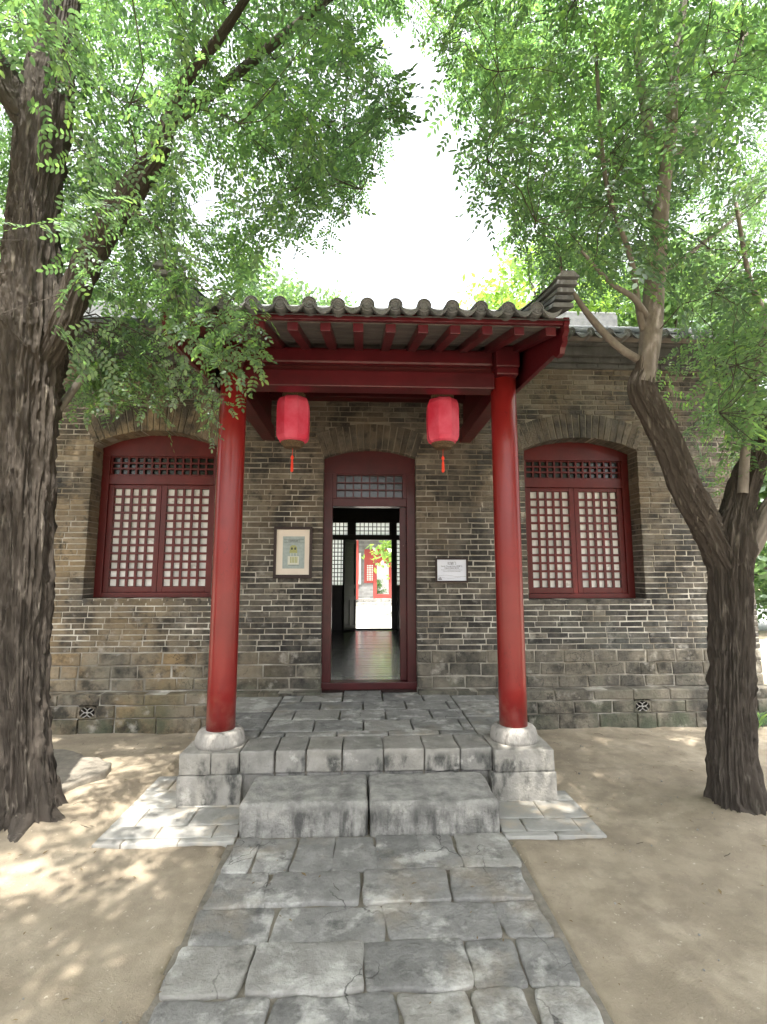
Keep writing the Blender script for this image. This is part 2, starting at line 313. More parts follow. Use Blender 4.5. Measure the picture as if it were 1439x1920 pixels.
def rough_block(name, m, x0, x1, y0, y1, z0, z1, parent=None, r=.03, amp=.006, step=.035, tint=None, seedk=None):
    """a hewn block: gridded box whose surface is rounded at the arrises and roughened"""
    bm = bmesh.new(); bmesh.ops.create_cube(bm, size=1)
    S = np.array([x1 - x0, y1 - y0, z1 - z0]); c = np.array([(x0 + x1) / 2, (y0 + y1) / 2, (z0 + z1) / 2])
    for ax in range(3):
        n = max(2, int(S[ax] / step))
        for cu_ in [-.5 + i / n for i in range(1, n)] + [-.5 + r / S[ax], .5 - r / S[ax], -.5 + r * .45 / S[ax], .5 - r * .45 / S[ax]]:
            pos = Vector((0, 0, 0)); pos[ax] = cu_; no = Vector((0, 0, 0)); no[ax] = 1
            bmesh.ops.bisect_plane(bm, geom=bm.verts[:] + bm.edges[:] + bm.faces[:], plane_co=pos, plane_no=no)
    P = np.array([v.co[:] for v in bm.verts]) * S; h = S / 2
    inner = np.clip(P, -(h - r), h - r); d = P - inner; ln = np.linalg.norm(d, axis=1, keepdims=True)
    P = np.where(ln > 1e-6, inner + d / np.maximum(ln, 1e-6) * np.minimum(ln, r), P)
    sd = random.random() * 50 if seedk is None else seedk; Wp = P + c
    nn = np.stack([fbm(Wp * 7 + sd, 4), fbm(Wp * 7 + sd + 31, 4), fbm(Wp * 7 + sd + 57, 4)], 1) * amp + np.stack([vn(Wp * 55 + sd)] * 3, 1) * amp * .25
    P = P + nn
    for v, p in zip(bm.verts, P): v.co = p
    for f in bm.faces: f.smooth = True
    me = bpy.data.meshes.new(name); bm.to_mesh(me); bm.free(); me.materials.append(MT[m])
    a = me.attributes.new('tint', 'FLOAT', 'FACE'); a.data.foreach_set('value', [random.random() if tint is None else tint] * len(me.polygons))
    o = bpy.data.objects.new(name, me); 
    o = link(o, c, parent); return o

# ================================================================== GROUND
PATH = [[(417, 1629), (446, 1566), (485, 1568), (553, 1568), (628, 1568), (706, 1568), (782, 1566), (853, 1564), (953, 1562)]]
def axis(lo, hi, fl, fh, st):
    a = list(np.arange(fl, fh, st)); v = fl
    g = st
    while v > lo: g *= 1.35; v -= g; a.insert(0, v)
    v = fh; g = st
    while v < hi: g *= 1.35; a.append(v); v += g
    a.append(v); return np.array(a)
gx = axis(-700, 700, -4.4, 4.8, .03); gy = axis(-300, 900, 1.2, 5.7, .03)
X, Yg = np.meshgrid(gx, gy, indexing='ij'); P = np.c_[X.ravel(), Yg.ravel(), np.zeros(X.size)]
near = np.clip(1 - (np.abs(P[:, 0]) - 6) / 6, 0, 1) * np.clip((9 - P[:, 1]) / 3, 0, 1)
hz = (fbm(P * [1.1, 1.1, 1], 4) * .034 + fbm(P * 5, 4) * .014 + vn(P * [23, 23, 1]) * .0012 - .012) * near
hz = np.where(near > .3, hz, -.015)
# mounded soil at the feet of the two trees, sunk bed under the paving, slight rut along the path edges
for cx, cy in ((-2.15, 3.5), (2.48, 3.48)): hz += .07 * np.exp(-((P[:, 0] - cx) ** 2 + (P[:, 1] - cy) ** 2) / .16)
pw = .02 + np.interp(P[:, 1], [1.2, 3.3], [.86, .83]); en = fbm(P * 6 + 3, 3) * .035; inp = (np.abs(P[:, 0] - .06) < pw + en) & (P[:, 1] < 5.5)
ins = (P[:, 0] > -1.6 + en) & (P[:, 0] < 1.48 + en) & (P[:, 1] > 3.22) & (P[:, 1] < 5.6)
hz = np.where(inp | ins, np.minimum(hz, -.035), hz)
hz = np.where((P[:, 1] > 5.6) & (P[:, 1] < 40), -.02, hz)
P[:, 2] = hz
nx, ny = len(gx), len(gy); idx = np.arange(nx * ny).reshape(nx, ny)
F = np.stack([idx[:-1, :-1], idx[1:, :-1], idx[1:, 1:], idx[:-1, 1:]], -1).reshape(-1, 4)
me = bpy.data.meshes.new('ground'); me.vertices.add(len(P)); me.vertices.foreach_set('co', P.ravel())
me.loops.add(F.size); me.loops.foreach_set('vertex_index', F.ravel()); me.polygons.add(len(F)); me.polygons.foreach_set('loop_start', np.arange(len(F)) * 4)
me.polygons.foreach_set('use_smooth', [True] * len(F)); me.update(calc_edges=True); me.materials.append(MT['dirt'])
tag(link(bpy.data.objects.new('ground', me), (0, 0, 0), None), kind='structure')

# ================================================================== PATH of big worn stones
path = empty('path', (.06, 2.5, 0), kind='structure')
bed = MB(); bed.box(-.80, .92, -.6, 3.32, -.06, -.017); bed.build('joint_bed', 'joint_dirt', path, tinted=False)
def row_y(py): return on(680, py, 0).y
rows = [((1566, 1630), [432, 482, 552, 628, 706, 788, 860, 967], 1600),
        ((1630, 1693), [402, 503, 675, 845, 992], 1662),
        ((1694, 1762), [363, 513, 723, 937, 1032], 1728),
        ((1763, 1858), [322, 469, 684, 885, 985, 1083], 1812),
        ((1860, 1950), [278, 502, 754, 893, 1008, 1125], 1900)]
xs0 = None
def put_row(ya, yb, xs):
    for i in range(len(xs) - 1):
        g = .003; s = [random.uniform(-.014, .014) for _ in range(4)]
        a, b = xs[i] + g, xs[i + 1] - g
        poly = [(a + s[0], ya + g), (b + s[1], ya + g + s[1] * .3), (b + s[2] * .8, yb - g), (a + s[3], yb - g + s[0] * .3)]
        stone('paving_stone', 'stone', poly, random.uniform(-.006, .006), -.09, path, inset=.007, jit=.011, und=.009, res=.025, sm=1)
for (p0, p1), xs, pm in rows:
    ya, yb = row_y(p1), row_y(p0)
    put_row(ya, yb, [on(x, pm, 0).x for x in xs])
y = row_y(1950)
for k in range(5):
    xs = [-.78]
    while xs[-1] < .6: xs.append(xs[-1] + random.uniform(.26, .5))
    xs[-1] = .88; put_row(y - .3, y, xs); y -= .3
# ---- side paving strips beside the porch
def strip(x0, x1, rows_y, off, irregular):
    r = empty('side_paving', ((x0 + x1) / 2, rows_y[0], 0), kind='structure')
    b = MB(); b.box(x0 + .01, x1, rows_y[0] + .01, rows_y[-1], -.07, -.006); b.build('joint_bed', 'joint_dirt', r, tinted=False)
    for k in range(len(rows_y) - 1):
        x = x0 - (.17 if k % 2 == off else .0); 
        while x < x1 - .02:
            w_ = .335 + random.uniform(-.01, .01); a = max(x, x0); c = min(x + w_, x1)
            if c - a > .05:
                g = .004; ya, yb = rows_y[k] + g, rows_y[k + 1] - g
                zt = .002 + random.uniform(-.003, .003) - (irregular * .03 * max(0, a - 1.2))
                stone('paving_slab', 'slab', [(a + g, ya), (c - g, ya), (c - g, yb), (a + g, yb)], zt, -.06, r, inset=.005, jit=.003, und=.002)
            x += w_
    return r
mat('slab', [(.2, .197, .185), (.28, .275, .26), (.34, .335, .315)], 4, .92, .35, 30, tint=[(.24, .23, .21), (.4, .39, .36)], tintamt=.4, extra=patch((.42, .34, .24), 3, .5, .65, .6))
strip(-1.60, -.76, [3.235, 3.30, 3.45, 3.70, 3.97, 4.24], 0, 0)
strip(.885, 1.52, [3.215, 3.28, 3.45, 3.70, 3.86], 1, 1)

# ================================================================== STONE PLATFORM under the porch
PZ = .34
plat = empty('stone_platform', (.07, 4.6, 0), kind='structure')
b = MB(); b.box(-1.22, 1.37, 3.84, 5.49, -.05, PZ - .03); b.box(-.8, .93, 3.80, 3.9, 0, .3); b.build('rubble_core', 'joint_dirt', plat, tinted=False)
# front row: stones with visible front faces
fx = [on(x, 1405, PZ).x for x in (452, 517, 575, 642, 720, 797, 864, 926)]
for i in range(7):
    g = .002 + random.random() * .004
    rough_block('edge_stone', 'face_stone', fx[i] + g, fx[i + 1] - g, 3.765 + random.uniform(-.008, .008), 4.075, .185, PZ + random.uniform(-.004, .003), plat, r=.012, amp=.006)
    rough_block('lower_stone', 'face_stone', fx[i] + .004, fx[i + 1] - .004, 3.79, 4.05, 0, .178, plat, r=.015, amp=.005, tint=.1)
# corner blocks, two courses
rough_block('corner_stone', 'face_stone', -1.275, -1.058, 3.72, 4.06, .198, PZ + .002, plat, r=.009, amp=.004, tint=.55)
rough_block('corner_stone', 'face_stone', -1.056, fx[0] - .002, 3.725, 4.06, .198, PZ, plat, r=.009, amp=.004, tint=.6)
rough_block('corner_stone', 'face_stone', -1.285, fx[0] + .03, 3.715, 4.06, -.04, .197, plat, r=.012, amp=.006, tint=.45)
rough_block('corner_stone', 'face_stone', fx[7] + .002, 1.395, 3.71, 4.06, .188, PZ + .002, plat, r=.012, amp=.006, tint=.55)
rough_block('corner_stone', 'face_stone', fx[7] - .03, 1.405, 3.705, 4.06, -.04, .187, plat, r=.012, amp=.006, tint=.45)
# sides
for sx, xa, xb in ((-1, -1.27, -1.0), (1, 1.12, 1.395)):
    for ya, yb in ((4.07, 4.5), (4.51, 4.97), (4.98, 5.35)):
        rough_block('side_stone', 'face_stone', xa, xb, ya, yb, -.04, .20, plat, r=.015, amp=.005)
# side bands of long slabs
for xa, xb in ((-1.27, -.815), (.935, 1.395)):
    yy = 4.07
    for dy in (.20, .30, .22, .32, .33):
        stone('border_slab', 'stone', [(xa, yy + .005), (xb + random.uniform(-.015, .015), yy + .005), (xb, min(yy + dy, 5.355) - .005), (xa, min(yy + dy, 5.355) - .005)], PZ + random.uniform(-.004, .003), .2, plat, inset=.008, jit=.004, und=.003)
        yy += dy
        if yy > 5.4: break
ys = [4.085, 4.20, 4.52, 4.83, 5.13, 5.60]
for k in range(5):
    x = -.80 - (.0 if k % 2 else .21)
    while x < .92:
        a = max(x, -.80); c = min(x + .405, .925)
        if c - a > .06:
            yb = ys[k + 1] if (k < 4) else (5.60 if (a > -.45 and c < .62) else 5.495)
            stone('floor_slab', 'stone', [(a + .004, ys[k] + .004), (c - .004, ys[k] + .004), (c - .004, yb - .004), (a + .004, yb - .004)], PZ + random.uniform(-.003, .003), .2, plat, inset=.007, jit=.003, und=.002)
        x += .41
# ---- the two step stones
o = rough_block('stone_step', 'step_stone', -.752, .044, 3.30, 3.755, -.04, .183, r=.028, amp=.010, step=.022)
tag(o, 'pale chiselled step stone before the porch, on the side of the framed picture', 'step', 'hewn step stones in front of the porch')
o = rough_block('stone_step', 'step_stone', .056, .872, 3.285, 3.75, -.04, .186, r=.028, amp=.010, step=.022)
tag(o, 'pale chiselled step stone before the porch, on the side of the white sign', 'step', 'hewn step stones in front of the porch')

# ================================================================== BRICK HOUSE
WY = 5.5; HX0, HX1 = -8.0, 4.45; YB = 11.3
house = empty('brick_house', (-1.8, 8.4, 0), 'long grey brick house with arched red lattice windows and open doorway under a tiled roof', 'house')
wall = empty('front_wall', (0, WY, 0), parent=house)
ARCH = [dict(cx=-2.305, hw=.675, z0=1.335, sp=3.03, cr=3.19, th=.29), dict(cx=2.515, hw=.665, z0=1.315, sp=3.02, cr=3.165, th=.29), dict(cx=.083, hw=.52, z0=.30, sp=2.905, cr=3.0, th=.30)]
for a in ARCH:
    r = a['cr'] - a['sp']; a['R'] = (a['hw'] ** 2 + r * r) / (2 * r); a['zc'] = a['cr'] - a['R']; a['an'] = math.asin(a['hw'] / a['R'])
def obst(a, z):
    if z < a['z0'] or z > a['cr'] + a['th']: return None
    if z < a['sp']: return a['hw']
    ro = a['R'] + a['th']; ze = a['zc'] + ro * math.cos(a['an'])
    if z < ze: return a['hw'] + (z - a['sp']) * math.tan(a['an'])
    d = ro * ro - (z - a['zc']) ** 2
    return math.sqrt(d) if d > 0 else None
def archz(a, x): return a['zc'] + math.sqrt(max(0, a['R'] ** 2 - (x - a['cx']) ** 2))
BRK = []
def brick_geo(b, q, y, dep, ch=.0035, jit=.0015):
    """q: four (x,z) corners counter-clockwise seen from the front; face at y, body running back"""
    cx = sum(p[0] for p in q) / 4; cz = sum(p[1] for p in q) / 4
    q = [(x + random.uniform(-jit, jit), z + random.uniform(-jit, jit)) for x, z in q]
    ins = []
    for x, z in q:
        dx, dz = cx - x, cz - z; ins.append((x + math.copysign(ch, dx), z + math.copysign(ch, dz)))
    yy = y + random.uniform(-.006, .003)
    vs = [(x, y + dep, z) for x, z in q] + [(x, yy + ch, z) for x, z in q] + [(x, yy + random.uniform(-.0015, .0015), z) for x, z in ins]
    b.add(vs, [(8, 9, 10, 11)] + [(4 + i, 4 + (i + 1) % 4, 8 + (i + 1) % 4, 8 + i) for i in range(4)] + [(i, (i + 1) % 4, 4 + (i + 1) % 4, 4 + i) for i in range(4)])
def lay(z0, z1, lens, y, dep, kind, vents=()):
    zm = (z0 + z1) / 2; ob = []
    for a in ARCH:
        h = obst(a, zm)
        if h: ob.append((a['cx'] - h, a['cx'] + h))
    for v in vents: ob.append(v)
    ob.sort(); free = []; x = -6.2
    for p, q in ob: free.append((x, p)); x = q
    free.append((x, HX1 + (.06 if kind == 'foundation_block' and z1 < .4 else 0)))
    J = .0095 if kind == 'brick' else .012
    for fa, fb in free:
        x = fa; first = True
        st = random.uniform(.08, lens) if fa == -6.2 else random.choice((.5, 1.0)) * lens * random.uniform(.85, 1.05)
        while x < fb - 1e-4:
            L = st if first else lens * random.choice((1, 1, 1, 1, .52, .96, 1.04, .8)) * random.uniform(.95, 1.06)
            if fb - (x + L) < .07: L = fb - x
            e0 = x == fa and fa != -6.2; e1 = abs(x + L - fb) < 1e-6
            g0 = J / 2 if x != fa else 0; g1 = 0 if e1 else J / 2
            jz = random.uniform(-.0015, .0015)
            q = [(x + g0, z0 + J / 2 + jz), (x + L - g1, z0 + J / 2 + jz), (x + L - g1, z1 - J / 2 + jz), (x + g0, z1 - J / 2 + jz)]
            BRK.append((kind, q, y, max(dep, .24 if (e0 or e1) else dep)))
            x += L; first = False
VX = [-2.78, 2.99]
bz = [-.06, .135, .262, .375]
lay(bz[0], bz[1], .43, 5.36, .18, 'foundation_block'); lay(bz[1], bz[2], .40, 5.36, .18, 'foundation_block', [(v - .095, v + .095) for v in VX]); lay(bz[2], bz[3], .42, 5.365, .18, 'foundation_block')
z = .375
for h in (.125, .135, .135): lay(z, z + h, .34, WY - .004, .06, 'foundation_block'); z += h
while z < 3.985: lay(z, z + .0606, .245, WY, .05, 'brick'); z += .0606
ZT = z
for a in ARCH:
    n = int(2 * a['an'] * (a['R'] + .05) / .068); st = -a['an']
    for i in range(n):
        a0 = st + 2 * a['an'] * i / n + .005 / a['R']; a1 = st + 2 * a['an'] * (i + 1) / n - .005 / a['R']
        r0 = a['R'] + random.uniform(-.004, .004); r1 = a['R'] + a['th'] - .008 + random.uniform(-.006, .004)
        q = [(a['cx'] + r0 * math.sin(a0), a['zc'] + r0 * math.cos(a0)), (a['cx'] + r0 * math.sin(a1), a['zc'] + r0 * math.cos(a1)),
             (a['cx'] + r1 * math.sin(a1), a['zc'] + r1 * math.cos(a1)), (a['cx'] + r1 * math.sin(a0), a['zc'] + r1 * math.cos(a0))]
        BRK.append(('arch_brick', q, WY - .003, .24))
def score(q, y):
    c = Vector((sum(p[0] for p in q) / 4, y, sum(p[1] for p in q) / 4)); px, py = proj(c)
    if not (110 < px < 1425 and 640 < py < 1400) or 395 < px < 465 or 925 < px < 985: return 0
    if 1180 < px < 1430 and not (py > 1000 and px < 1310): return 0
    return (q[2][0] - q[0][0]) * (q[2][1] - q[0][1]) / depth(c) ** 2 * (1.3 if 460 < px < 920 else 1)
cand = sorted([k for k in range(len(BRK)) if BRK[k][0] == 'brick'], key=lambda k: -score(BRK[k][1], BRK[k][2]))
single = set(cand[:298]); rest = MB(); restb = MB(); nb = 0
for k, (kind, q, y, dep) in enumerate(BRK):
    t = min(1, max(0, random.gauss(.55, .24))) if random.random() > .16 else random.uniform(0, .16)
    if kind == 'arch_brick': t *= .75
    sing = k in single or kind == 'arch_brick' or (kind == 'foundation_block' and score(q, y) > 0)
    if sing:
        b = MB(); b.tint = t; brick_geo(b, q, y, dep, ch=.0045 if kind != 'foundation_block' else .009, jit=.0028 if kind != 'foundation_block' else .007)
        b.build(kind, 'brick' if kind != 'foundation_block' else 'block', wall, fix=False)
    else:
        b = rest if kind == 'brick' else restb; b.tint = t; brick_geo(b, q, y, dep, ch=.0045, jit=.0028)
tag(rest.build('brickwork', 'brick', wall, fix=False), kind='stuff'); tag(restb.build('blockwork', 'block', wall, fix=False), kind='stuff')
# mortar body of the wall: strips between and over the openings
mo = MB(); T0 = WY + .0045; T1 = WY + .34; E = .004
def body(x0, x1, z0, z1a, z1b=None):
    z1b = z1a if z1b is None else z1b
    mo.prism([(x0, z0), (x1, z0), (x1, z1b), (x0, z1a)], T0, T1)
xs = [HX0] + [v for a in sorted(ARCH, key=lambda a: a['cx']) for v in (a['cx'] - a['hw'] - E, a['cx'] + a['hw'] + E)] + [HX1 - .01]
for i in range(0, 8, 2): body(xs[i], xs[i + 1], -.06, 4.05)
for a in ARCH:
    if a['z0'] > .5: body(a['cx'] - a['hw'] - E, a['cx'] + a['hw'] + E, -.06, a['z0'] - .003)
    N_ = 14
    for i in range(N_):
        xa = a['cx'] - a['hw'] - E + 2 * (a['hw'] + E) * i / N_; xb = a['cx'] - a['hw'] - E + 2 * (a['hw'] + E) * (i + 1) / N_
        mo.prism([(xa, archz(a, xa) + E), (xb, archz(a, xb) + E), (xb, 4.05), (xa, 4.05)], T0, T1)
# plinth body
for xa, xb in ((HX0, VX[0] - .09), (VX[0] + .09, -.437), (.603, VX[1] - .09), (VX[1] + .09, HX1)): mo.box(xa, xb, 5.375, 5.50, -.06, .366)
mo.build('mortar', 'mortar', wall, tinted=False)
# threshold stone under door + other walls, cornice
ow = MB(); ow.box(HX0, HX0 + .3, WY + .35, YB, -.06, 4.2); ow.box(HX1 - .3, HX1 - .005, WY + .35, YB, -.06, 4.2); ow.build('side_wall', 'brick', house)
g_ = MB()
for sgn in (0,):
    g_.prism([(HX0, 4.2), (HX1 - .01, 4.2), (HX1 - .01, 4.3), (HX0, 4.3)], WY + .3, WY + .34)
g_.build('wall_plate', 'dark_wood', house)
cb = [(3.99, 4.045, 5.455), (4.045, 4.10, 5.41), (4.10, 4.205, 5.35), (4.205, 4.235, 5.28)]
for z0, z1, yf in cb:
    if z1 - z0 > .07 or z1 - z0 < .05:
        box('cornice_band', 'cornice', HX0, HX1 + .05, yf, 5.8, z0, z1 - .002, house, bevel=.006)
    else:
        cc = MB(); x = HX0
        while x < HX1:
            cc.tint = random.random(); brick_geo(cc, [(x + .003, z0 + .003), (min(x + .245, HX1 + .03), z0 + .003), (min(x + .245, HX1 + .03), z1 - .003), (x + .003, z1 - .003)], yf, .2); x += .25
        cc.box(HX0, HX1, yf + .006, 5.8, z0, z1); cc.build('cornice_course', 'cornice', house, fix=False)
# vents with four-petal grille
for v in VX:
    zc = .198; vt = empty('vent', (v, 5.36, zc - .063), parent=house)
    b = MB(); n = 24; ra = .058; vs = []; fs = []
    for k in range(n):
        a = 2 * math.pi * k / n; c_, s_ = math.cos(a), math.sin(a); m_ = max(abs(c_) / .093, abs(s_) / .062)
        vs += [(v + c_ / m_, 5.364, zc + s_ / m_), (v + ra * 1.35 * c_, 5.364, zc + ra * .95 * s_), (v + ra * 1.35 * c_, 5.50, zc + ra * .95 * s_)]
    for k in range(n):
        j = (k + 1) % n; fs += [(3 * k, 3 * j, 3 * j + 1, 3 * k + 1), (3 * k + 1, 3 * j + 1, 3 * j + 2, 3 * k + 2)]
    b.add(vs, fs); b.build('vent_block', 'block', vt, fix=False)
    b = MB(); b.box(v - .1, v + .1, 5.497, 5.499, zc - .065, zc + .065); b.build('vent_shade_sheet', 'dark_wood', vt)  # dark sheet painted in for the shade inside the vent opening
    b = MB()
    for k in range(4):
        a = R(45 + 90 * k); ca, sa = math.cos(a), math.sin(a); pts = []
        for j in range(17):
            u = 2 * math.pi * j / 16; lx = .034 + .034 * math.cos(u); lz = .017 * math.sin(u)
            pts.append((v + (lx * ca - lz * sa) * 1.25, 5.372, zc + (lx * sa + lz * ca) * .95))
        b.tube(pts, .0048, 6, cap=False)
    b.build('vent_petal_grille', 'plinth_stone', vt)
# ---- windows
def lattice(b, x0, x1, z0, z1, nx_, nz_, y, t=.026, d=.022):
    for i in range(1, nx_): x = x0 + (x1 - x0) * i / nx_; b.box(x - t / 2, x + t / 2, y, y + d, z0, z1)
    for i in range(1, nz_): z_ = z0 + (z1 - z0) * i / nz_; b.box(x0, x1, y - .002, y + d - .003, z_ - t / 2, z_ + t / 2)
def arch_window(a):
    cx, hw, z0 = a['cx'], a['hw'] + .004, a['z0']; yf = 5.715; wdw = empty('window', (cx, yf, z0), parent=house)
    f = MB(); f.box(cx - hw, cx - hw + .085, yf, yf + .10, z0, a['sp']); f.box(cx + hw - .085, cx + hw, yf, yf + .10, z0, a['sp'])
    f.box(cx - hw + .0855, cx + hw - .0855, yf, yf + .1, z0, z0 + .055)
    f.box(cx - hw + .0855, cx + hw - .0855, yf + .002, yf + .1, 2.615, 2.72)
    f.build('frame', 'window_red', wdw, bevel=.004)
    f = MB(); n = 16; top = [(cx - hw + 2 * hw * i / n, archz(dict(a, cx=cx), max(cx - a['hw'], min(cx + a['hw'], cx - hw + 2 * hw * i / n))) + .003) for i in range(n + 1)]
    for i in range(n): f.add([(top[i][0], yf - .004, 2.945), (top[i + 1][0], yf - .004, 2.945), (top[i + 1][0], yf - .004, top[i + 1][1]), (top[i][0], yf - .004, top[i][1])], [(0, 1, 2, 3)])
    f.box(cx - hw, cx + hw, yf - .0035, yf + .1, 2.945, 2.97)
    f.build('arch_panel', 'window_red', wdw)
    xi0, xi1 = cx - hw + .085, cx + hw - .085
    f = MB(); lattice(f, xi0 + .02, xi1 - .02, 2.737, 2.935, 13, 3, yf + .03, .02, .02); f.box(xi0, xi1, yf + .025, yf + .06, 2.721, 2.737); f.box(xi0, xi1, yf + .025, yf + .06, 2.932, 2.9445)
    f.box(xi0, xi0 + .021, yf + .0251, yf + .06, 2.738, 2.931); f.box(xi1 - .021, xi1, yf + .0251, yf + .06, 2.738, 2.931); f.build('transom_lattice', 'window_red', wdw)
    box('transom_glass', 'glass_dark', xi0, xi1, yf + .062, yf + .066, 2.72, 2.95, wdw, bevel=0)
    for s in (0, 1):
        xa = xi0 + .002 if s == 0 else cx + .002; xb = cx - .002 if s == 0 else xi1 - .002; za, zb = z0 + .058, 2.612
        f = MB(); st = .058; y0 = yf + .02
        f.box(xa, xa + st, y0, y0 + .045, za, zb); f.box(xb - st, xb, y0, y0 + .045, za, zb); f.box(xa + st + .0005, xb - st - .0005, y0 + .001, y0 + .045, za, za + .065); f.box(xa + st + .0005, xb - st - .0005, y0 + .001, y0 + .045, zb - .045, zb)
        sash = f.build('sash', 'window_red', wdw, bevel=.005)
        lx0, lx1, lz0, lz1 = xa + st, xb - st, za + .065, zb - .045
        f = MB(); lattice(f, lx0, lx1, lz0, lz1, 5, 12, y0 + .008); f.build('lattice', 'window_red', wdw)
        for i in range(5):
            for j in range(12):
                b = MB(); b.tint = random.random(); dx = (lx1 - lx0) / 5; dz = (lz1 - lz0) / 12
                x_, z_ = lx0 + i * dx, lz0 + j * dz; yy = y0 + .040 + random.uniform(-.001, .001)
                b.add([(x_ + .002, yy, z_ + .002), (x_ + dx - .002, yy, z_ + .002), (x_ + dx - .002, yy, z_ + dz - .002), (x_ + .002, yy, z_ + dz - .002),
                       (x_ + dx / 2, yy - .003 * random.random(), z_ + dz / 2)], [(0, 1, 4), (1, 2, 4), (2, 3, 4), (3, 0, 4)])
                b.build('pane', 'paper', wdw, fix=False)
    f = MB(); f.box(cx - hw, cx + hw, yf + .115, yf + .13, z0, a['cr'] + .05); f.build('backing_board', 'dark_wood', wdw)
    # brick sill and a few header bricks showing under the frame
    x = cx - hw
    while x < cx + hw - .02:
        b = MB(); b.tint = random.random(); x2 = min(x + .118, cx + hw)
        b.box(x + .003, x2 - .003, WY + .004, yf + .1, z0 - .05, z0 - .001 + random.uniform(-.003, 0)); b.build('sill_brick', 'brick', wdw); x += .12
for a in ARCH[:2]: arch_window(a)
# ---- front door
D = ARCH[2]; dr = empty('door', (D['cx'], 5.6, PZ), parent=house); yd = 5.60; x0, x1 = D['cx'] - .522, D['cx'] + .522
f = MB(); f.box(x0, x0 + .10, yd, yd + .14, PZ, 2.905); f.box(x1 - .10, x1, yd, yd + .14, PZ, 2.905)
f.box(x0 + .1005, x1 - .1005, yd + .002, yd + .14, 2.36, 2.45); f.box(x1 - .175, x1 - .1005, yd + .06, yd + .12, PZ + .09, 2.355)
f.box(x0 - .03, x1 + .03, yd - .03, yd + .13, PZ + .012, PZ + .085)
f.build('door_frame', 'dark_red_wood', dr, bevel=.005)
f = MB(); n = 14
for i in range(n):
    xa, xb = x0 + (x1 - x0) * i / n, x0 + (x1 - x0) * (i + 1) / n
    za_, zb_ = (archz(D, max(x0 + .002, min(x1 - .002, q))) + .003 for q in (xa, xb))
    f.add([(xa, yd - .004, 2.74), (xb, yd - .004, 2.74), (xb, yd - .004, zb_), (xa, yd - .004, za_)], [(0, 1, 2, 3)])
f.box(x0, x1, yd - .003, yd + .12, 2.735, 2.765); f.box(x0 + .1005, x0 + .145, yd - .002, yd + .1, 2.451, 2.734); f.box(x1 - .145, x1 - .1005, yd - .002, yd + .1, 2.451, 2.734)
f.build('arch_panel', 'dark_red_wood', dr)
f = MB(); xa, xb = x0 + .146, x1 - .146; lattice(f, xa, xb, 2.47, 2.72, 8, 3, yd + .03, .014, .02); f.box(xa, xb, yd + .02, yd + .06, 2.451, 2.469); f.box(xa, xb, yd + .02, yd + .06, 2.721, 2.734)
f.build('transom_lattice', 'dark_red_wood', dr)
box('transom_glass', 'glass_dark', xa, xb, yd + .062, yd + .066, 2.45, 2.735, dr, bevel=0)
f = MB(); f.box(x0, x1, yd + .141, yd + .16, 2.36, 3.05); f.build('backing_board', 'dark_wood', dr)
# ---- room
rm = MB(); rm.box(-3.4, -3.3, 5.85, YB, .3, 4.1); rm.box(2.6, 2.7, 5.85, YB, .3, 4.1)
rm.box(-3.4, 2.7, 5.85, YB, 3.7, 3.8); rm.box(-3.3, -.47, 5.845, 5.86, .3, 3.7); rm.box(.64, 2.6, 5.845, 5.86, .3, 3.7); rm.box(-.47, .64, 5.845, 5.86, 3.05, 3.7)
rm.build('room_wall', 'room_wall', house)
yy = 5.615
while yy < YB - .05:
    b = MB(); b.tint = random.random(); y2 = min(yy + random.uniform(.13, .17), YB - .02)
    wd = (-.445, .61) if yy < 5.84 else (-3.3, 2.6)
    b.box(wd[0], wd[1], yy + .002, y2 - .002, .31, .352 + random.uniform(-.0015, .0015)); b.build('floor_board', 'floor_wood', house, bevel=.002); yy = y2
# back partition with lit paper windows
bw = empty('back_wall', (0, YB, .35), parent=house)
f = MB(); xs_ = [-8, -1.2, -.335, -.145, .67, .79, 1.6, 4.4]
ZA, ZB_, ZC, ZD = 1.34, 2.30, 2.475, 2.755
f.box(-8, -1.1, YB, YB + .12, -.05, 4.2); f.box(1.6, 4.4, YB, YB + .12, -.05, 4.2)
f.box(-1.1, 1.6, YB, YB + .12, ZD, 4.2)
f.box(-1.1, -.145, YB + .001, YB + .12, -.05, ZA); f.box(-1.1, 1.6, YB + .002, YB + .12, ZB_ + .06, ZC - .001)
f.box(-.40, -.145, YB + .003, YB + .119, ZA, ZB_ + .059); f.box(-.335, -.145, YB + .003, YB + .119, ZC, ZD - .001); f.box(.67, .79, YB - .001, YB + .118, -.05, ZD - .001); 
f.box(-.145, .67, YB - .002, YB + .1, -.05, .38); f.box(.62, .669, YB, YB + .1, ZC, ZD - .001)
f.build('partition', 'dark_wood', bw)
box('panel', 'plaster', .791, 1.6, YB + .01, YB + .1, -.05, ZA - .02, bw)
box('rail', 'dark_wood', .791, 1.6, YB, YB + .1, ZA - .02, ZA, bw)
f = MB(); lattice(f, -.70, -.40, ZA, ZB_ + .06, 4, 11, YB + .03, .018); lattice(f, -1.1, -.72, ZA, ZB_ + .06, 5, 11, YB + .03, .018); lattice(f, -.70, -.335, ZC, ZD, 4, 3, YB + .03, .018)
lattice(f, -1.1, -.72, ZC, ZD, 5, 3, YB + .03, .018); lattice(f, -.145, .62, ZC, ZD, 8, 3, YB + .03, .018); lattice(f, .79, 1.6, ZC, ZD, 9, 3, YB + .03, .018); lattice(f, .79, 1.6, ZA, ZB_ + .06, 9, 11, YB + .03, .018)
f.box(-.72, -.70, YB + .02, YB + .06, ZA, ZD); f.build('lattice', 'dark_wood', bw)
f = MB()
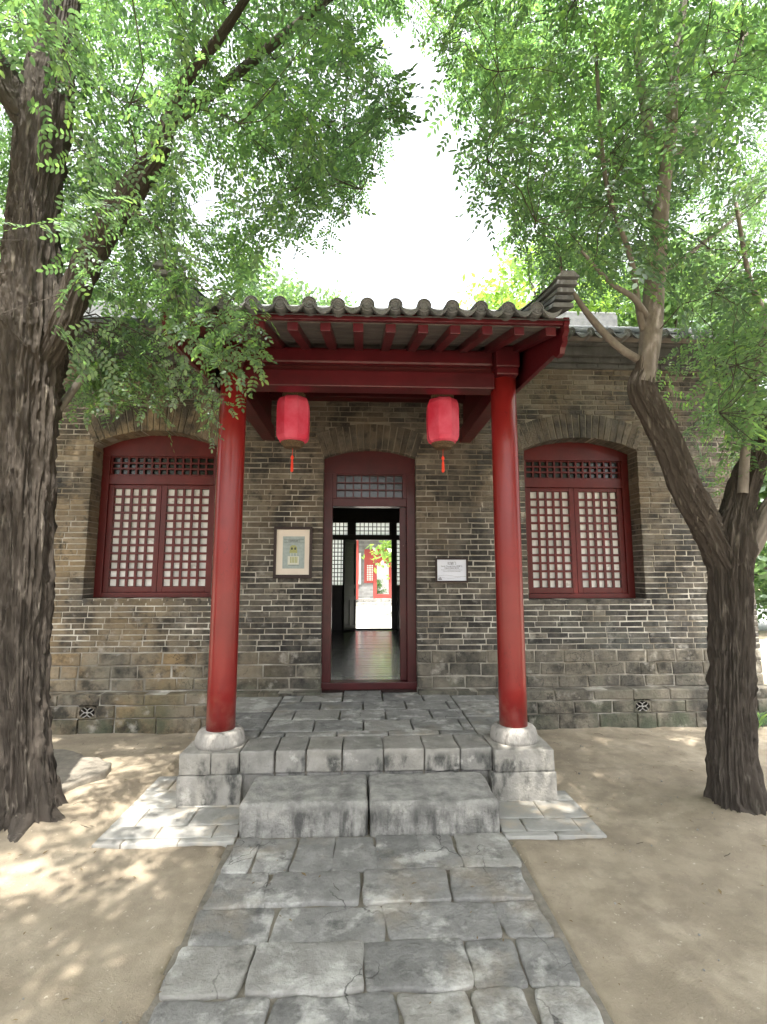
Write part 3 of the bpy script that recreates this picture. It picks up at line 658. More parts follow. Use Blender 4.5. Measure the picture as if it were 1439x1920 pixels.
for xa, xb, za, zb in ((-1.1, -.40, ZA, ZB_ + .06), (-1.1, -.335, ZC, ZD), (.79, 1.6, ZC, ZD), (.79, 1.6, ZA, ZB_ + .06), (-.145, .62, ZC, ZD)): f.add([(xa, YB + .07, za), (xb, YB + .07, za), (xb, YB + .07, zb), (xa, YB + .07, zb)], [(0, 1, 2, 3)])
f.build('paper_panes', 'rice_paper', bw, fix=False)
# back door leaf swung into the room
h0 = Vector((-.145, YB - .01, 0)); h1 = Vector((-.40, YB - .43, 0)); dv = (h1 - h0)
f = MB()
def leafbar(u0, u1, z0_, z1_, t=.04):
    a_ = h0 + dv * u0; b_ = h0 + dv * u1; f.bar((a_.x, a_.y, (z0_ + z1_) / 2), (b_.x, b_.y, (z0_ + z1_) / 2), t, z1_ - z0_)
leafbar(0, .1, .39, 2.34); leafbar(.9, 1, .39, 2.34)
for z_ in (.39, 1.02, 1.28, 2.27): leafbar(.1, .9, z_, z_ + .08, .038)
leafbar(.1, .9, .47, 1.02, .012); leafbar(.1, .9, 1.1, 1.28, .012); leafbar(.46, .54, .47, 1.02, .034)
for k in range(1, 9): leafbar(.1, .9, 1.36 + k * .101, 1.372 + k * .101, .02)
leafbar(.1, .9, 1.36, 2.27, .006)
f.build('back_door_leaf', 'dark_wood', bw)

# ---- tiles
def cover_row(b, x, y0, z0, sl_, L, r=.045, seg=.2, n=6):
    k = max(1, int(L / seg)); 
    for i in range(k):
        b.tint = random.random(); ya, yb_ = y0 + L * i / k, y0 + L * (i + 1) / k + .01; ra, rb = r, r * .93
        vs = []
        for yy_, rr in ((ya, ra), (yb_, rb)):
            for j in range(n + 1):
                a_ = math.pi * j / n; vs.append((x + rr * math.cos(a_), yy_, z0 + (yy_ - y0) * sl_ + rr * math.sin(a_)))
        b.add(vs, [(j, j + 1, n + 2 + j, n + 1 + j) for j in range(n)])
def pan_row(b, xa, xb, y0, z0, sl_, L, seg=.16, n=5, sag=.03):
    k = max(1, int(L / seg))
    for i in range(k):
        b.tint = random.random(); ya, yb_ = y0 + L * i / k, y0 + L * (i + 1) / k + .02; vs = []
        for yy_, dz in ((ya, .012), (yb_, 0)):
            for j in range(n + 1):
                u = j / n; vs.append((xa + (xb - xa) * u, yy_, z0 + (yy_ - y0) * sl_ + dz - sag * 4 * u * (1 - u)))
        for j in range(n + 1): u = j / n; vs.append((xa + (xb - xa) * u, ya, z0 + (ya - y0) * sl_ - .004 - sag * 4 * u * (1 - u)))
        b.add(vs, [(j, j + 1, n + 2 + j, n + 1 + j) for j in range(n)] + [(j, j + 1, 2 * n + 3 + j, 2 * n + 2 + j) for j in range(n)])
def end_tile(x, y, z_, r, parent, name='end_tile'):
    b = MB(); b.tint = random.random(); z_ += random.uniform(-.004, .004); x += random.uniform(-.004, .004)
    b.lathe([(.001, -.006), (r * .22, -.004), (r * .26, 0), (r * .5, 0), (r * .55, -.006), (r * .66, -.006), (r * .7, 0), (r * .84, 0), (r * .88, -.008), (r, -.006), (r * 1.02, .02), (r, .16)], (x, y, z_), 20, 'y'); return b.build(name, 'tile', parent, smooth=False)
def drip_tile(xa, xb, y, z_, parent, sag=.03, lip=.036):
    b = MB(); b.tint = random.random(); n = 8; vs = []; z_ += random.uniform(-.004, .004)
    for j in range(n + 1):
        u = j / n; c = -sag * 4 * u * (1 - u); xx = xa + (xb - xa) * u; lp = lip * (.3 + .7 * math.sin(math.pi * u))
        vs += [(xx, y, z_ + c), (xx, y - .004, z_ + c - lp), (xx, y + .012, z_ + c - lp), (xx, y + .012, z_ + c - .012), (xx, y + .2, z_ + c + .04), (xx, y + .2, z_ + c + .055)]
    fs = []
    for j in range(n):
        for k in range(6): fs.append((6 * j + k, 6 * j + (k + 1) % 6, 6 * j + 6 + (k + 1) % 6, 6 * j + 6 + k))
    fs += [tuple(range(6)), tuple(range(6 * n, 6 * n + 6))]; b.add(vs, fs); return b.build('drip_tile', 'tile', parent, smooth=False)
# main roof
roof = empty('roof', (-1.8, 5.15, 4.25), parent=house); EY, EZ, SL = 5.13, 4.272, .545; RL = 3.27
b = MB(); b.add([(HX0 - .1, EY + .03, EZ - .035), (HX1 + .15, EY + .03, EZ - .035), (HX1 + .15, EY + RL, EZ - .035 + SL * RL), (HX0 - .1, EY + RL, EZ - .035 + SL * RL), (HX1 + .15, 11.75, EZ - .06), (HX0 - .1, 11.75, EZ - .06)], [(0, 1, 2, 3), (3, 2, 4, 5)])
b.add([(HX0 - .1, EY + .03, EZ - .04), (HX1 + .15, EY + .03, EZ - .04), (HX1 + .15, 5.8, EZ - .04), (HX0 - .1, 5.8, EZ - .04)], [(0, 1, 2, 3)])
for xx in (HX0 + .02, HX1 - .02): b.add([(xx, EY + .4, 4.2), (xx, 11.4, 4.2), (xx, EY + RL, EZ - .045 + SL * RL)], [(0, 1, 2)])
b.build('roof_deck', 'deck', roof, fix=False)
ct = MB(); x = HX0; PXT = .213; x = 2.315 - PXT * 48
while x < HX1 + .12:
    cover_row(ct, x, EY, EZ, SL, RL, .045); pan_row(ct, x + .03, x + PXT - .03, EY, EZ - .012, SL, RL)
    vis = x > 1.2 or -4.2 < x < -1.0
    if vis: end_tile(x, EY - .004, EZ, .045, roof); drip_tile(x + .03, x + PXT - .03, EY - .03, EZ - .015, roof)
    else: ct.lathe([(.001, 0), (.045, 0), (.045, .02)], (x, EY, EZ), 12, 'y')
    x += PXT
tag(ct.build('roof_tiles', 'tile', roof, fix=False), kind='stuff')
b = MB(); yr = EY + RL; zr = EZ + SL * RL
b.box(HX0 - .1, HX1 + .15, yr - .09, yr + .09, zr - .05, zr + .12); b.box(HX0 - .12, HX1 + .17, yr - .06, yr + .06, zr + .12, zr + .22); b.tube([(HX0 - .1, yr, zr + .24), (HX1 + .15, yr, zr + .24)], .06, 12); b.build('ridge', 'tile', roof)

# ================================================================== PORCH
porch = empty('entrance_porch', (.06, 3.95, PZ), 'red painted porch on two round columns with a grey tiled roof before the doorway', 'porch')
CXL, CXR, CY = -1.056, 1.172, 3.95; PL, PR = -1.25, 1.325
for cx in (CXL, CXR):
    c = empty('column', (cx, CY, PZ), parent=porch)
    b = MB(); nseg = 40; b.lathe([(.106, 0), (.106, .3), (.1055, 1.2), (.1045, 2.2), (.1035, 2.83)], (cx, CY, .445), nseg); b.build('shaft', 'red_paint', c, smooth=False)
    c.children[0].data.polygons.foreach_set('use_smooth', [len(p.vertices) == 4 for p in c.children[0].data.polygons])
    b = MB(); pr = [(.178, 0), (.18, .03), (.174, .06), (.165, .088), (.152, .103), (.14, .109), (.02, .111)]; b.lathe(pr, (cx, CY, PZ - .006), 44)
    vs = np.array(b.v); ang = np.c_[vs * 14]; k = 1 + .03 * fbm(ang * [1, 1, .5], 4) + .015 * vn(vs * 60); b.v = [((p[0] - cx) * q + cx, (p[1] - CY) * q + CY, p[2] + .004 * q) for p, q in zip(vs, k)]
    b.build('plinth', 'plinth_stone', c, smooth=True)
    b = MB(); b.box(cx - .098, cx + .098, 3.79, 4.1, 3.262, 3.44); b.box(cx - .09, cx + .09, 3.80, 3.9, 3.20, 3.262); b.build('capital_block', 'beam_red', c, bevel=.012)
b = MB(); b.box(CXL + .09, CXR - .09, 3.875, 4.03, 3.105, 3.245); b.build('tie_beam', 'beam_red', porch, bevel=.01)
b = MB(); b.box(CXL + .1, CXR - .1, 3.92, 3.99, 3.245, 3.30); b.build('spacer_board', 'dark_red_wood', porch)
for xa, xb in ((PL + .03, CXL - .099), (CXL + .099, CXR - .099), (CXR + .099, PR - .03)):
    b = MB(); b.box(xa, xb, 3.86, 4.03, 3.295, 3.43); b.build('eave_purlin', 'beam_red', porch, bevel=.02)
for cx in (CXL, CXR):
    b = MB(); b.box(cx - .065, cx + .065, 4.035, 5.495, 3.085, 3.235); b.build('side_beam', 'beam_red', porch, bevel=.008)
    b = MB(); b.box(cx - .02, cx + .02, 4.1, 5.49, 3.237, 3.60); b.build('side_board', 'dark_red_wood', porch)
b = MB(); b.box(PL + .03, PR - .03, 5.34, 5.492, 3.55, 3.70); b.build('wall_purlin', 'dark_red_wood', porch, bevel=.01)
b = MB(); b.box(PL + .03, PR - .03, 4.62, 4.76, 3.56, 3.69); b.build('middle_purlin', 'dark_red_wood', porch, bevel=.02)
SP = .30; RZ = 3.175; RY = 3.09
def rz(y_): return RZ + SP * (y_ - RY)
for px_ in (535, 597, 660, 723, 785, 848, 908, 968, 1032): pass
xr = [at(1032, 612, 3.1).x - .2145 * k for k in range(12)]
for x in xr:
    if x < PL + .02: continue
    b = MB(); hw = .034
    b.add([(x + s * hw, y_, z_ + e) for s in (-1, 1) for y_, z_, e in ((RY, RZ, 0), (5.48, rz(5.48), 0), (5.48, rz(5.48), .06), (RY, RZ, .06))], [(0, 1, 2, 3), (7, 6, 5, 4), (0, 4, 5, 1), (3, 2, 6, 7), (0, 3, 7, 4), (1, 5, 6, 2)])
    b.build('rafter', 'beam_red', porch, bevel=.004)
# roof boarding seen between the rafters
yy = RY + .015; k = 0
while yy < 5.4:
    y2 = yy + random.uniform(.13, .18); b = MB(); b.tint = random.random()
    b.add([(x_, y_, rz(y_) + e) for x_ in (PL, PR) for y_, e in ((yy, .0615), (y2 - .004, .0615), (y2 - .004, .085), (yy, .085))], [(0, 1, 2, 3), (7, 6, 5, 4), (0, 4, 5, 1), (3, 2, 6, 7), (0, 3, 7, 4), (1, 5, 6, 2)])
    b.build('roof_board', 'deck', porch); yy = y2
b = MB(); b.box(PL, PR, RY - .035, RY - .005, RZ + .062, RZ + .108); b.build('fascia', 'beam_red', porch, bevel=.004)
# bargeboards with scalloped nose
for xb0, xb1 in ((PL - .035, PL - .001), (PR + .001, PR + .035)):
    pts = [(3.04, 3.28), (3.035, 3.24), (3.055, 3.225), (3.05, 3.19), (3.085, 3.165), (3.082, 3.13), (3.12, 3.11), (3.14, 3.075), (3.2, 3.07), (3.25, 3.115), (4.35, 3.195), (5.49, 3.29), (5.49, 3.98), (3.06, 3.285)]
    b = MB(); n = len(pts); b.add([(x_, y_, z_) for x_ in (xb0, xb1) for y_, z_ in pts], [tuple(range(n)), tuple(range(2 * n - 1, n - 1, -1))] + [(i, (i + 1) % n, (i + 1) % n + n, i + n) for i in range(n)])
    b.build('bargeboard', 'beam_red', porch)
# porch tiles
proof = empty('porch_roof', (.07, 3.0, 3.3), parent=porch)
TY, TZ = 2.985, 3.302; n = 12; pitch = .183; xk = [1.12 - pitch * k for k in range(n + 1)]
pt = MB()
for x in xk:
    cover_row(pt, x, TY, TZ, SP, 2.5, .046); end_tile(x, TY - .004, TZ, .046, proof)
for x in xk[1:]:
    pan_row(pt, x + .03, x + pitch - .03, TY, TZ - .01, SP, 2.5); drip_tile(x + .028, x + pitch - .028, TY - .035, TZ - .012, proof)
drip_tile(1.12 + .028, 1.12 + pitch - .028, TY - .035, TZ - .012, proof, sag=.03)
b = pt; b.add([(PL - .04, TY + .03, TZ - .05), (PR + .04, TY + .03, TZ - .05), (PR + .04, 5.5, TZ - .05 + SP * 2.48), (PL - .04, 5.5, TZ - .05 + SP * 2.48)], [(0, 1, 2, 3)])
tag(pt.build('roof_tiles', 'tile', proof, fix=False), kind='stuff')
for sx, xc in ((-1, PL + .035), (1, PR - .03)):
    for k in range(5):
        b = MB(); b.tint = random.random(); wv = .07 - .006 * (k % 3) + (.012 if k == 4 else 0); base = TZ + .005 + k * .033; pts = []
        for j in range(9):
            u = j / 8; y_ = 2.97 - k * .006 + 2.5 * u ** 1.7; fl = .09 * math.exp(-(y_ - 2.95) / .2); pts.append((y_, base + SP * (y_ - 2.95) + fl * (k / 5)))
        vs = []
        for y_, z_ in pts:
            xq_ = xc + sx * .008 * k * math.exp(-(y_ - 2.95) / .3)
            vs += [(xq_ - wv, y_, z_), (xq_ + wv, y_, z_), (xq_ + wv * (.9 if k < 4 else .5), y_, z_ + (.03 if k < 4 else .04)), (xq_ - wv * (.9 if k < 4 else .5), y_, z_ + (.03 if k < 4 else .04))]
        fs = [(0, 1, 2, 3), (32, 33, 34, 35)]
        for j in range(8):
            for q in range(4): fs.append((4 * j + q, 4 * j + (q + 1) % 4, 4 * j + 4 + (q + 1) % 4, 4 * j + 4 + q))
        b.add(vs, fs); b.build('verge_ridge_tile', 'tile', proof)

# ================================================================== LANTERNS
def lantern():
    X0, Y0, Z0 = -.617, 4.3, 2.745
    t = empty('lantern', (X0, Y0, Z0), 'red octagonal cloth lantern hanging from the porch above the framed picture side', 'lantern', 'red lanterns under the porch roof')
    b = MB(); pr = [(.098, .0), (.128, .018), (.142, .05), (.1455, .12), (.1455, .30), (.142, .355), (.128, .39), (.098, .408)]
    b.lathe(pr, (X0, Y0, Z0), 8, ph=.5); o_ = b.build('cloth_body', 'cloth', t)
    bm = bmesh.new(); bm.from_mesh(o_.data)
    bmesh.ops.subdivide_edges(bm, edges=bm.edges[:], cuts=3, use_grid_fill=True)
    for v in bm.verts:
        p = v.co + Vector((0, 0, 0)); v.co += Vector((p.x, p.y, 0)).normalized() * .004 * float(vn(np.array([[p.x * 14, p.y * 14, p.z * 9]]))[0])
    bm.to_mesh(o_.data); bm.free()
    b = MB()
    for k in range(8):
        a_ = 2 * math.pi * (k + .5) / 8; b.tube([(X0 + (r_ + .001) * math.cos(a_), Y0 + (r_ + .001) * math.sin(a_), Z0 + h_) for r_, h_ in pr], .0028, 5)
    b.build('rib', 'cloth', t)
    b = MB(); b.lathe([(.06, .406), (.102, .406), (.104, .412), (.1, .436), (.104, .44), (.06, .44)], (X0, Y0, Z0), 28); b.build('top_ring', 'black_gold', t)
    b = MB(); b.lathe([(.06, .002), (.104, .002), (.106, -.006), (.1, -.016), (.09, -.022), (.075, -.045), (.03, -.05)], (X0, Y0, Z0), 28); b.build('bottom_ring', 'black_gold', t)
    b = MB(); b.tube([(X0, Y0, Z0 + .44), (X0, Y0, Z0 + .80)], .003, 6); b.build('hanging_wire', 'dark_wood', t)
    b = MB(); b.tube([(X0, Y0, Z0 - .05), (X0 - .002, Y0, Z0 - .115)], .002, 5); b.build('cord', 'tassel', t)
    b = MB(); b.lathe([(.004, 0), (.012, -.012), (.014, -.026), (.006, -.042), (.009, -.052), (.011, -.075), (.013, -.14), (.006, -.15)], (X0 - .002, Y0, Z0 - .112), 10); b.build('tassel', 'tassel', t)
    return t
lt = lantern(); l2 = lt.copy(); C.objects.link(l2); l2.location = (.717, 4.3, 2.752)
l2['label'] = 'red octagonal cloth lantern hanging from the porch on the white sign side'
for ch in lt.children:
    c = ch.copy(); C.objects.link(c); c.parent = l2
for ch in l2.children:
    if ch.name.startswith('cloth_body'): ch.rotation_euler.z = R(0)

# ================================================================== FRAMED PRINT AND SIGN
_tc = {}
def text_mesh(b_name, s, size, cx, z_, y, m, parent, align='CENTER', sx=1.):
    cu = bpy.data.curves.new('lettering', 'FONT'); cu.body = s; cu.size = size; cu.align_x = align; cu.extrude = .0004
    to = bpy.data.objects.new('lettering', cu); C.objects.link(to); bpy.context.view_layer.update()
    me_ = bpy.data.meshes.new_from_object(to.evaluated_get(bpy.context.evaluated_depsgraph_get())); bpy.data.objects.remove(to)
    for v in me_.vertices: p = v.co.copy(); v.co = Vector((p.x * sx, -p.z, p.y))
    me_.materials.clear(); me_.materials.append(MT[m]); return link(bpy.data.objects.new(b_name, me_), (cx, y, z_), parent)
pf = empty('framed_picture', (-.757, 5.47, 1.55), 'dark framed print with wide cream mount hanging left of the doorway', 'picture')
xa, xb, za, zb, fy = -.966, -.548, 1.548, 2.11, 5.465; fw_ = .03
b = MB(); b.box(xa, xb, fy, fy + .03, za, za + fw_ * 1.3); b.box(xa, xb, fy, fy + .03, zb - fw_, zb); b.box(xa, xa + fw_, fy + .0005, fy + .03, za + fw_ * 1.3, zb - fw_); b.box(xb - fw_, xb, fy + .0005, fy + .03, za + fw_ * 1.3, zb - fw_); b.build('frame', 'frame_wood', pf, bevel=.003)
box('mount', 'mat_board', xa + .02, xb - .02, fy + .012, fy + .018, za + .02, zb - .02, pf, bevel=0)
pxa, pxb, pza, pzb = xa + .098, xb - .082, za + .105, zb - .105
box('print', 'print_grey', pxa, pxb, fy + .0105, fy + .0115, pza, pzb, pf, bevel=0)
pc = (pxa + pxb) / 2
b = MB(); b.box(pxa + .01, pxb - .01, fy + .0095, fy + .0103, pzb - .033, pzb - .030); b.box(pxa + .01, pxb - .01, fy + .0095, fy + .0103, pzb - .066, pzb - .064); b.box(pc - .055, pc + .06, fy + .0095, fy + .0103, pza + .036, pza + .04); b.build('print_line', 'ink', pf)
b = MB(); b.box(pc - .062, pc + .058, fy + .0095, fy + .0103, pza + .043, pza + .135); b.build('print_table', 'print_pale', pf)
b = MB()
for k in range(5): b.box(pc - .036 + k * .017, pc - .025 + k * .017, fy + .0088, fy + .0094, pza + .062, pza + .128)
b.prism([(pc - .045, pza + .17), (pc + .04, pza + .17), (pc + .036, pza + .235), (pc + .014, pza + .255), (pc - .02, pza + .255), (pc - .04, pza + .235)], fy + .0090, fy + .0100)
b.build('print_figure', 'print_green', pf)
b = MB(); b.box(pc - .028, pc - .01, fy + .008, fy + .0087, pza + .205, pza + .23); b.box(pc + .008, pc + .024, fy + .008, fy + .0087, pza + .205, pza + .23); b.build('print_mark', 'ink', pf)
b = MB(); b.box(pc - .034, pc - .03, fy + .0088, fy + .01, pza + .138, pza + .169); b.box(pc - .002, pc + .002, fy + .0088, fy + .01, pza + .138, pza + .169); b.box(pc + .03, pc + .034, fy + .0088, fy + .01, pza + .138, pza + .169); b.build('print_pillar', 'print_pale', pf)
text_mesh('lettering', '文昌阁北望门', .021, pc, pzb - .056, fy + .009, 'ink', pf)
sg = empty('sign', (.985, 5.47, 1.503), 'small white sign with dark wood border hanging right of the doorway', 'sign')
xa, xb, za, zb = .810, 1.168, 1.500, 1.770; fw_ = .018
b = MB(); b.box(xa, xb, fy, fy + .03, za, za + fw_ * 1.2); b.box(xa, xb, fy, fy + .03, zb - fw_, zb); b.box(xa, xa + fw_, fy + .0005, fy + .03, za + fw_ * 1.2, zb - fw_); b.box(xb - fw_, xb, fy + .0005, fy + .03, za + fw_ * 1.2, zb - fw_); b.build('border', 'frame_wood', sg, bevel=.002)
box('board', 'sign_white', xa + .015, xb - .015, fy + .012, fy + .018, za + .015, zb - .015, sg, bevel=0)
pc = (xa + xb) / 2
text_mesh('lettering', '北望门', .033, pc, 1.700, fy + .011, 'ink', sg)
text_mesh('lettering', 'North Through Gate (北望门)', .019, pc, 1.674, fy + .011, 'ink', sg)
text_mesh('lettering', '中轴线北端由此通行处', .0165, pc, 1.653, fy + .011, 'ink', sg)
text_mesh('lettering', 'The North Through Gate opens on the north axis', .0115, pc, 1.636, fy + .011, 'ink', sg)
text_mesh('lettering', 'of the court and was used for passing through.', .0105, pc, 1.622, fy + .011, 'ink', sg)
b = MB()
for ph, z_ in ((0, 1.573), (2.2, 1.557)):
    b.tube([(xa + .02 + .317 * k / 14, fy + .0105, z_ + .009 * math.sin(ph + k * .42)) for k in range(15)], .0009, 4)
b.build('wave_line', 'ink', sg)
b = MB(); b.box(xa + .028, xa + .07, fy + .0105, fy + .0115, za + .033, za + .040)
for k in range(4): b.box(xa + .032 + k * .009, xa + .037 + k * .009, fy + .0105, fy + .0115, za + .041, za + .05 + .006 * (k % 3)); 
b.build('emblem', 'ink', sg)

# ================================================================== COURTYARD AND FAR HOUSE seen through the doorway
cz = .10
cyd = empty('courtyard', (0, 17, cz), kind='structure')
b = MB(); b.box(-9, 9, YB + .13, 24, -.1, cz - .012); b.build('joint_bed', 'joint_dirt', cyd, tinted=False)
yy = YB + .14; k = 0
while yy < 23.9:
    y2 = yy + .62; x = -2.2 - .45 * (k % 2)
    while x < 2.6:
        b = MB(); b.tint = random.random(); b.box(x + .005, x + .895, yy + .005, min(y2, 24) - .005, cz - .05, cz + random.uniform(-.003, .003)); b.build('paving_slab', 'far_paving', cyd); x += .9
    yy = y2; k += 1
b = MB(); b.box(-9, -2.66, YB + .14, 24, -.05, cz); b.box(2.7, 9, YB + .14, 24, -.05, cz); b.build('outer_paving', 'far_paving', cyd)
FY = 24.0
fh = empty('far_house', (0, FY, cz), 'grey brick and red timber hall across the sunlit courtyard, framed by the open doorway', 'house')
def fb(name, m, px0, px1, py0, py1, Y, dep=.2, proud=0):
    a_ = at(px0, py1, Y); c_ = at(px1, py0, Y); return box(name, m, a_.x, c_.x, Y - proud, Y + dep, a_.z, c_.z, fh, bevel=0)
zb1 = at(690, 1122, FY).z
b = MB(); b.box(-9, 9, FY - .75, FY + .2, cz - .05, (cz + zb1) / 2); b.build('lower_step', 'stone', fh); b = MB(); b.box(-9, 9, FY - .38, FY + 6, cz - .05, zb1); b.build('upper_step', 'stone', fh)
xw = {p: at(p, 1100, FY).x for p in (640, 667, 673, 676, 683, 705, 707, 700, 731, 737, 760)}
zt = lambda p: at(690, p, FY).z
# wall pieces round the openings, brick courses as relief
def brickwall(x0_, x1_, z0_, z1_, Y):
    b = MB(); b.box(x0_, x1_, Y + .01, Y + .3, z0_, z1_); z_ = z0_; k = 0
    while z_ < z1_ - .02:
        x = x0_ - (.15 if k % 2 else 0)
        while x < x1_:
            a_ = max(x, x0_); c_ = min(x + .3, x1_); b.tint = random.random()
            if c_ - a_ > .04: b.add([(a_ + .006, Y, z_ + .006), (c_ - .006, Y, z_ + .006), (c_ - .006, Y, min(z_ + .09, z1_) - .006), (a_ + .006, Y, min(z_ + .09, z1_) - .006)], [(0, 1, 2, 3)])
            x += .3
        z_ += .09; k += 1
    tag(b.build('brickwork', 'far_wall', fh, fix=False), kind='stuff')
brickwall(-9, xw[683] - .01, zb1, 4.4, FY); brickwall(xw[683] - .01, xw[705] - .12, zb1, zt(1092), FY); brickwall(xw[737] + .05, 9, zb1, 4.4, FY); brickwall(xw[683] - .01, xw[737] + .05, zt(1030), 4.4, FY)
fb('window_frame', 'far_red', 683, 705, 1030, 1093, FY, .2, .04)
f = MB(); a_, c_ = at(688, 1089, FY), at(700, 1059, FY)
for i in range(4):
    for j in range(9):
        w_, h_ = (c_.x - a_.x) / 4, (c_.z - a_.z) / 9; f.box(a_.x + i * w_ + .015, a_.x + (i + 1) * w_ - .015, FY - .055, FY - .045, a_.z + j * h_ + .015, a_.z + (j + 1) * h_ - .015)
f.build('window_panes', 'white_paint', fh)
fb('door_frame', 'far_red', 700.5, 707, 1056, 1122, FY, .3, .05); fb('door_frame', 'far_red', 730, 737, 1056, 1122, FY, .3, .05); fb('door_head', 'far_red', 705.5, 737, 1030, 1056, FY, .3, .045); fb('door_sill', 'far_red', 707, 730, 1114, 1122, FY, .2, .03)
b = MB(); b.tube([(at(668.5, 1100, FY - .6).x, FY - .55, zb1 - .01), (at(668.5, 1100, FY - .6).x, FY - .55, 3.6)], .1, 16); b.build('column', 'far_red', fh)
b = MB(); xq = at(675, 1100, FY).x; b.box(xq - .05, xq + .05, FY - .08, FY - .003, zt(1095), zt(1037)); b.build('pale_couplet_board', 'white_paint', fh)
b = MB(); b.box(-9, 9, FY - .65, FY - .45, 3.4, 3.7); b.build('eave_beam', 'far_red', fh); b = MB(); b.add([(-9, FY - 1, 3.9), (9, FY - 1, 3.9), (9, FY + 3, 6.2), (-9, FY + 3, 6.2), (-9, FY - 1, 3.8), (9, FY - 1, 3.8)], [(0, 1, 2, 3), (0, 1, 5, 4)]); b.build('tiled_roof', 'tile', fh)
# pale wall behind the far doorway
b = MB(); b.box(-4, 6, FY + 7, FY + 7.2, -.1, 4); o = b.build('garden_wall', 'plaster', None); tag(o, 'pale garden wall seen through the far hall doorway', 'wall')

# ================================================================== TREES
def catmull(pts, n):
    pts = [np.array(p, float) for p in pts]; P_ = [2 * pts[0] - pts[1]] + pts + [2 * pts[-1] - pts[-2]]; out = []
    seg = len(pts) - 1; per = max(2, int(n / seg))
    for i in range(seg):
        p0, p1, p2, p3 = P_[i:i + 4]
        for k in range(per + (1 if i == seg - 1 else 0)):
            t = k / per; out.append(.5 * (2 * p1 + (p2 - p0) * t + (2 * p0 - 5 * p1 + 4 * p2 - p3) * t * t + (3 * p1 - p0 - 3 * p2 + p3) * t ** 3))
    return np.array(out)
def raw_mesh(name, V, F_, mats, smooth=True, mi=None, tint=None, loops=None, totals=None):
    me_ = bpy.data.meshes.new(name); me_.vertices.add(len(V)); me_.vertices.foreach_set('co', np.ascontiguousarray(V, dtype=np.float32).ravel())
    if loops is None: loops = F_.ravel(); totals = np.full(len(F_), F_.shape[1])
    me_.loops.add(len(loops)); me_.loops.foreach_set('vertex_index', loops.astype(np.int32)); me_.polygons.add(len(totals))
    me_.polygons.foreach_set('loop_start', np.r_[0, np.cumsum(totals)[:-1]].astype(np.int32))
    if smooth: me_.polygons.foreach_set('use_smooth', np.ones(len(totals), bool))
    for m in mats: me_.materials.append(MT[m])
    if mi is not None: me_.polygons.foreach_set('material_index', mi.astype(np.int32))
    me_.update(calc_edges=True)
    if tint is not None: a_ = me_.attributes.new('tint', 'FLOAT', 'FACE'); a_.data.foreach_set('value', tint.astype(np.float32))
    return me_
def limb(name, pts, parent, m='bark', na=48, step=.03, furrow=.16, flare=0, seed=0, freq=7, knots=()):
    """pts: (x,y,z,radius). Furrowed bark is real relief: long ridges that merge and split, plus plates"""
    pts = [tuple(p) for p in pts]; L = sum(math.dist(a[:3], b_[:3]) for a, b_ in zip(pts, pts[1:])); c = catmull(pts, max(6, int(L / step)))
    n = len(c); Pt = c[:, :3]; rad = np.maximum(c[:, 3], .002); T = np.gradient(Pt, axis=0); T /= np.linalg.norm(T, axis=1, keepdims=True)
    x = np.array([1., 0, 0]) if abs(T[0][2]) > .5 else np.array([0, 0, 1.]); Xs = []
    for i in range(n): x = x - T[i] * x.dot(T[i]); x = x / np.linalg.norm(x); Xs.append(x)
    Xs = np.array(Xs); Ys = np.cross(T, Xs); th = np.linspace(0, 2 * np.pi, na, endpoint=False); s = np.r_[0, np.cumsum(np.linalg.norm(np.diff(Pt, axis=0), axis=1))]
    TH, S = np.meshgrid(th, s); RA = rad[:, None]
    q = np.stack([np.cos(TH) * freq * .5, np.sin(TH) * freq * .5, S * 1.3], -1).reshape(-1, 3) + seed
    warp = fbm(q * [1, 1, 3] + 9, 3) * .9
    rg = 1 - np.abs(vn(q * [1.6, 1.6, 1] + warp[:, None] * [1, 1, .4])); rg2 = 1 - np.abs(vn(q * [3.4, 3.4, 4] + warp[:, None])); big = fbm(q * [.35, .35, .7] + 3, 3)
    D_ = (rg ** 3 * 1.1 + rg2 ** 3 * .6 - .75).reshape(TH.shape) * furrow * RA + big.reshape(TH.shape) * .24 * RA
    rr = RA * (.87 if furrow > .1 else .98) + D_
    if flare:
        zz = (Pt[:, 2] - Pt[0, 2])[:, None]; lob = .55 + .45 * np.cos(5 * TH + seed) + .3 * np.cos(3 * TH + 2 * seed); rr = rr + flare * RA * np.exp(-zz / .13) * (0.35 + lob) + .3 * RA * np.exp(-zz / .4) * lob
    V = Pt[:, None, :] + (Xs[:, None, :] * np.cos(TH)[..., None] + Ys[:, None, :] * np.sin(TH)[..., None]) * rr[..., None]
    idx_ = np.arange(n * na).reshape(n, na); a0 = idx_[:-1]; a1 = idx_[1:]; F_ = np.stack([a0, np.roll(a0, -1, 1), np.roll(a1, -1, 1), a1], -1).reshape(-1, 4)
    V = V.reshape(-1, 3); V = np.vstack([V, Pt[-1] + T[-1] * rad[-1] * .3]); lo = list(F_.ravel()); tot = [4] * len(F_)
    for k in range(na): lo += [int(idx_[-1, k]), int(idx_[-1, (k + 1) % na]), len(V) - 1]; tot.append(3)
    O = Vector(Pt[0]); me_ = raw_mesh(name, V - np.array(O), None, [m], loops=np.array(lo), totals=np.array(tot))
    return link(bpy.data.objects.new(name, me_), O, parent), c
def pl(lst, dy=0):
    out = []
    for px, py, Y, wpx in lst: p = at(px, py, Y); out.append((p.x, p.y, p.z, wpx / FPX * depth(p) / 2))
    return out
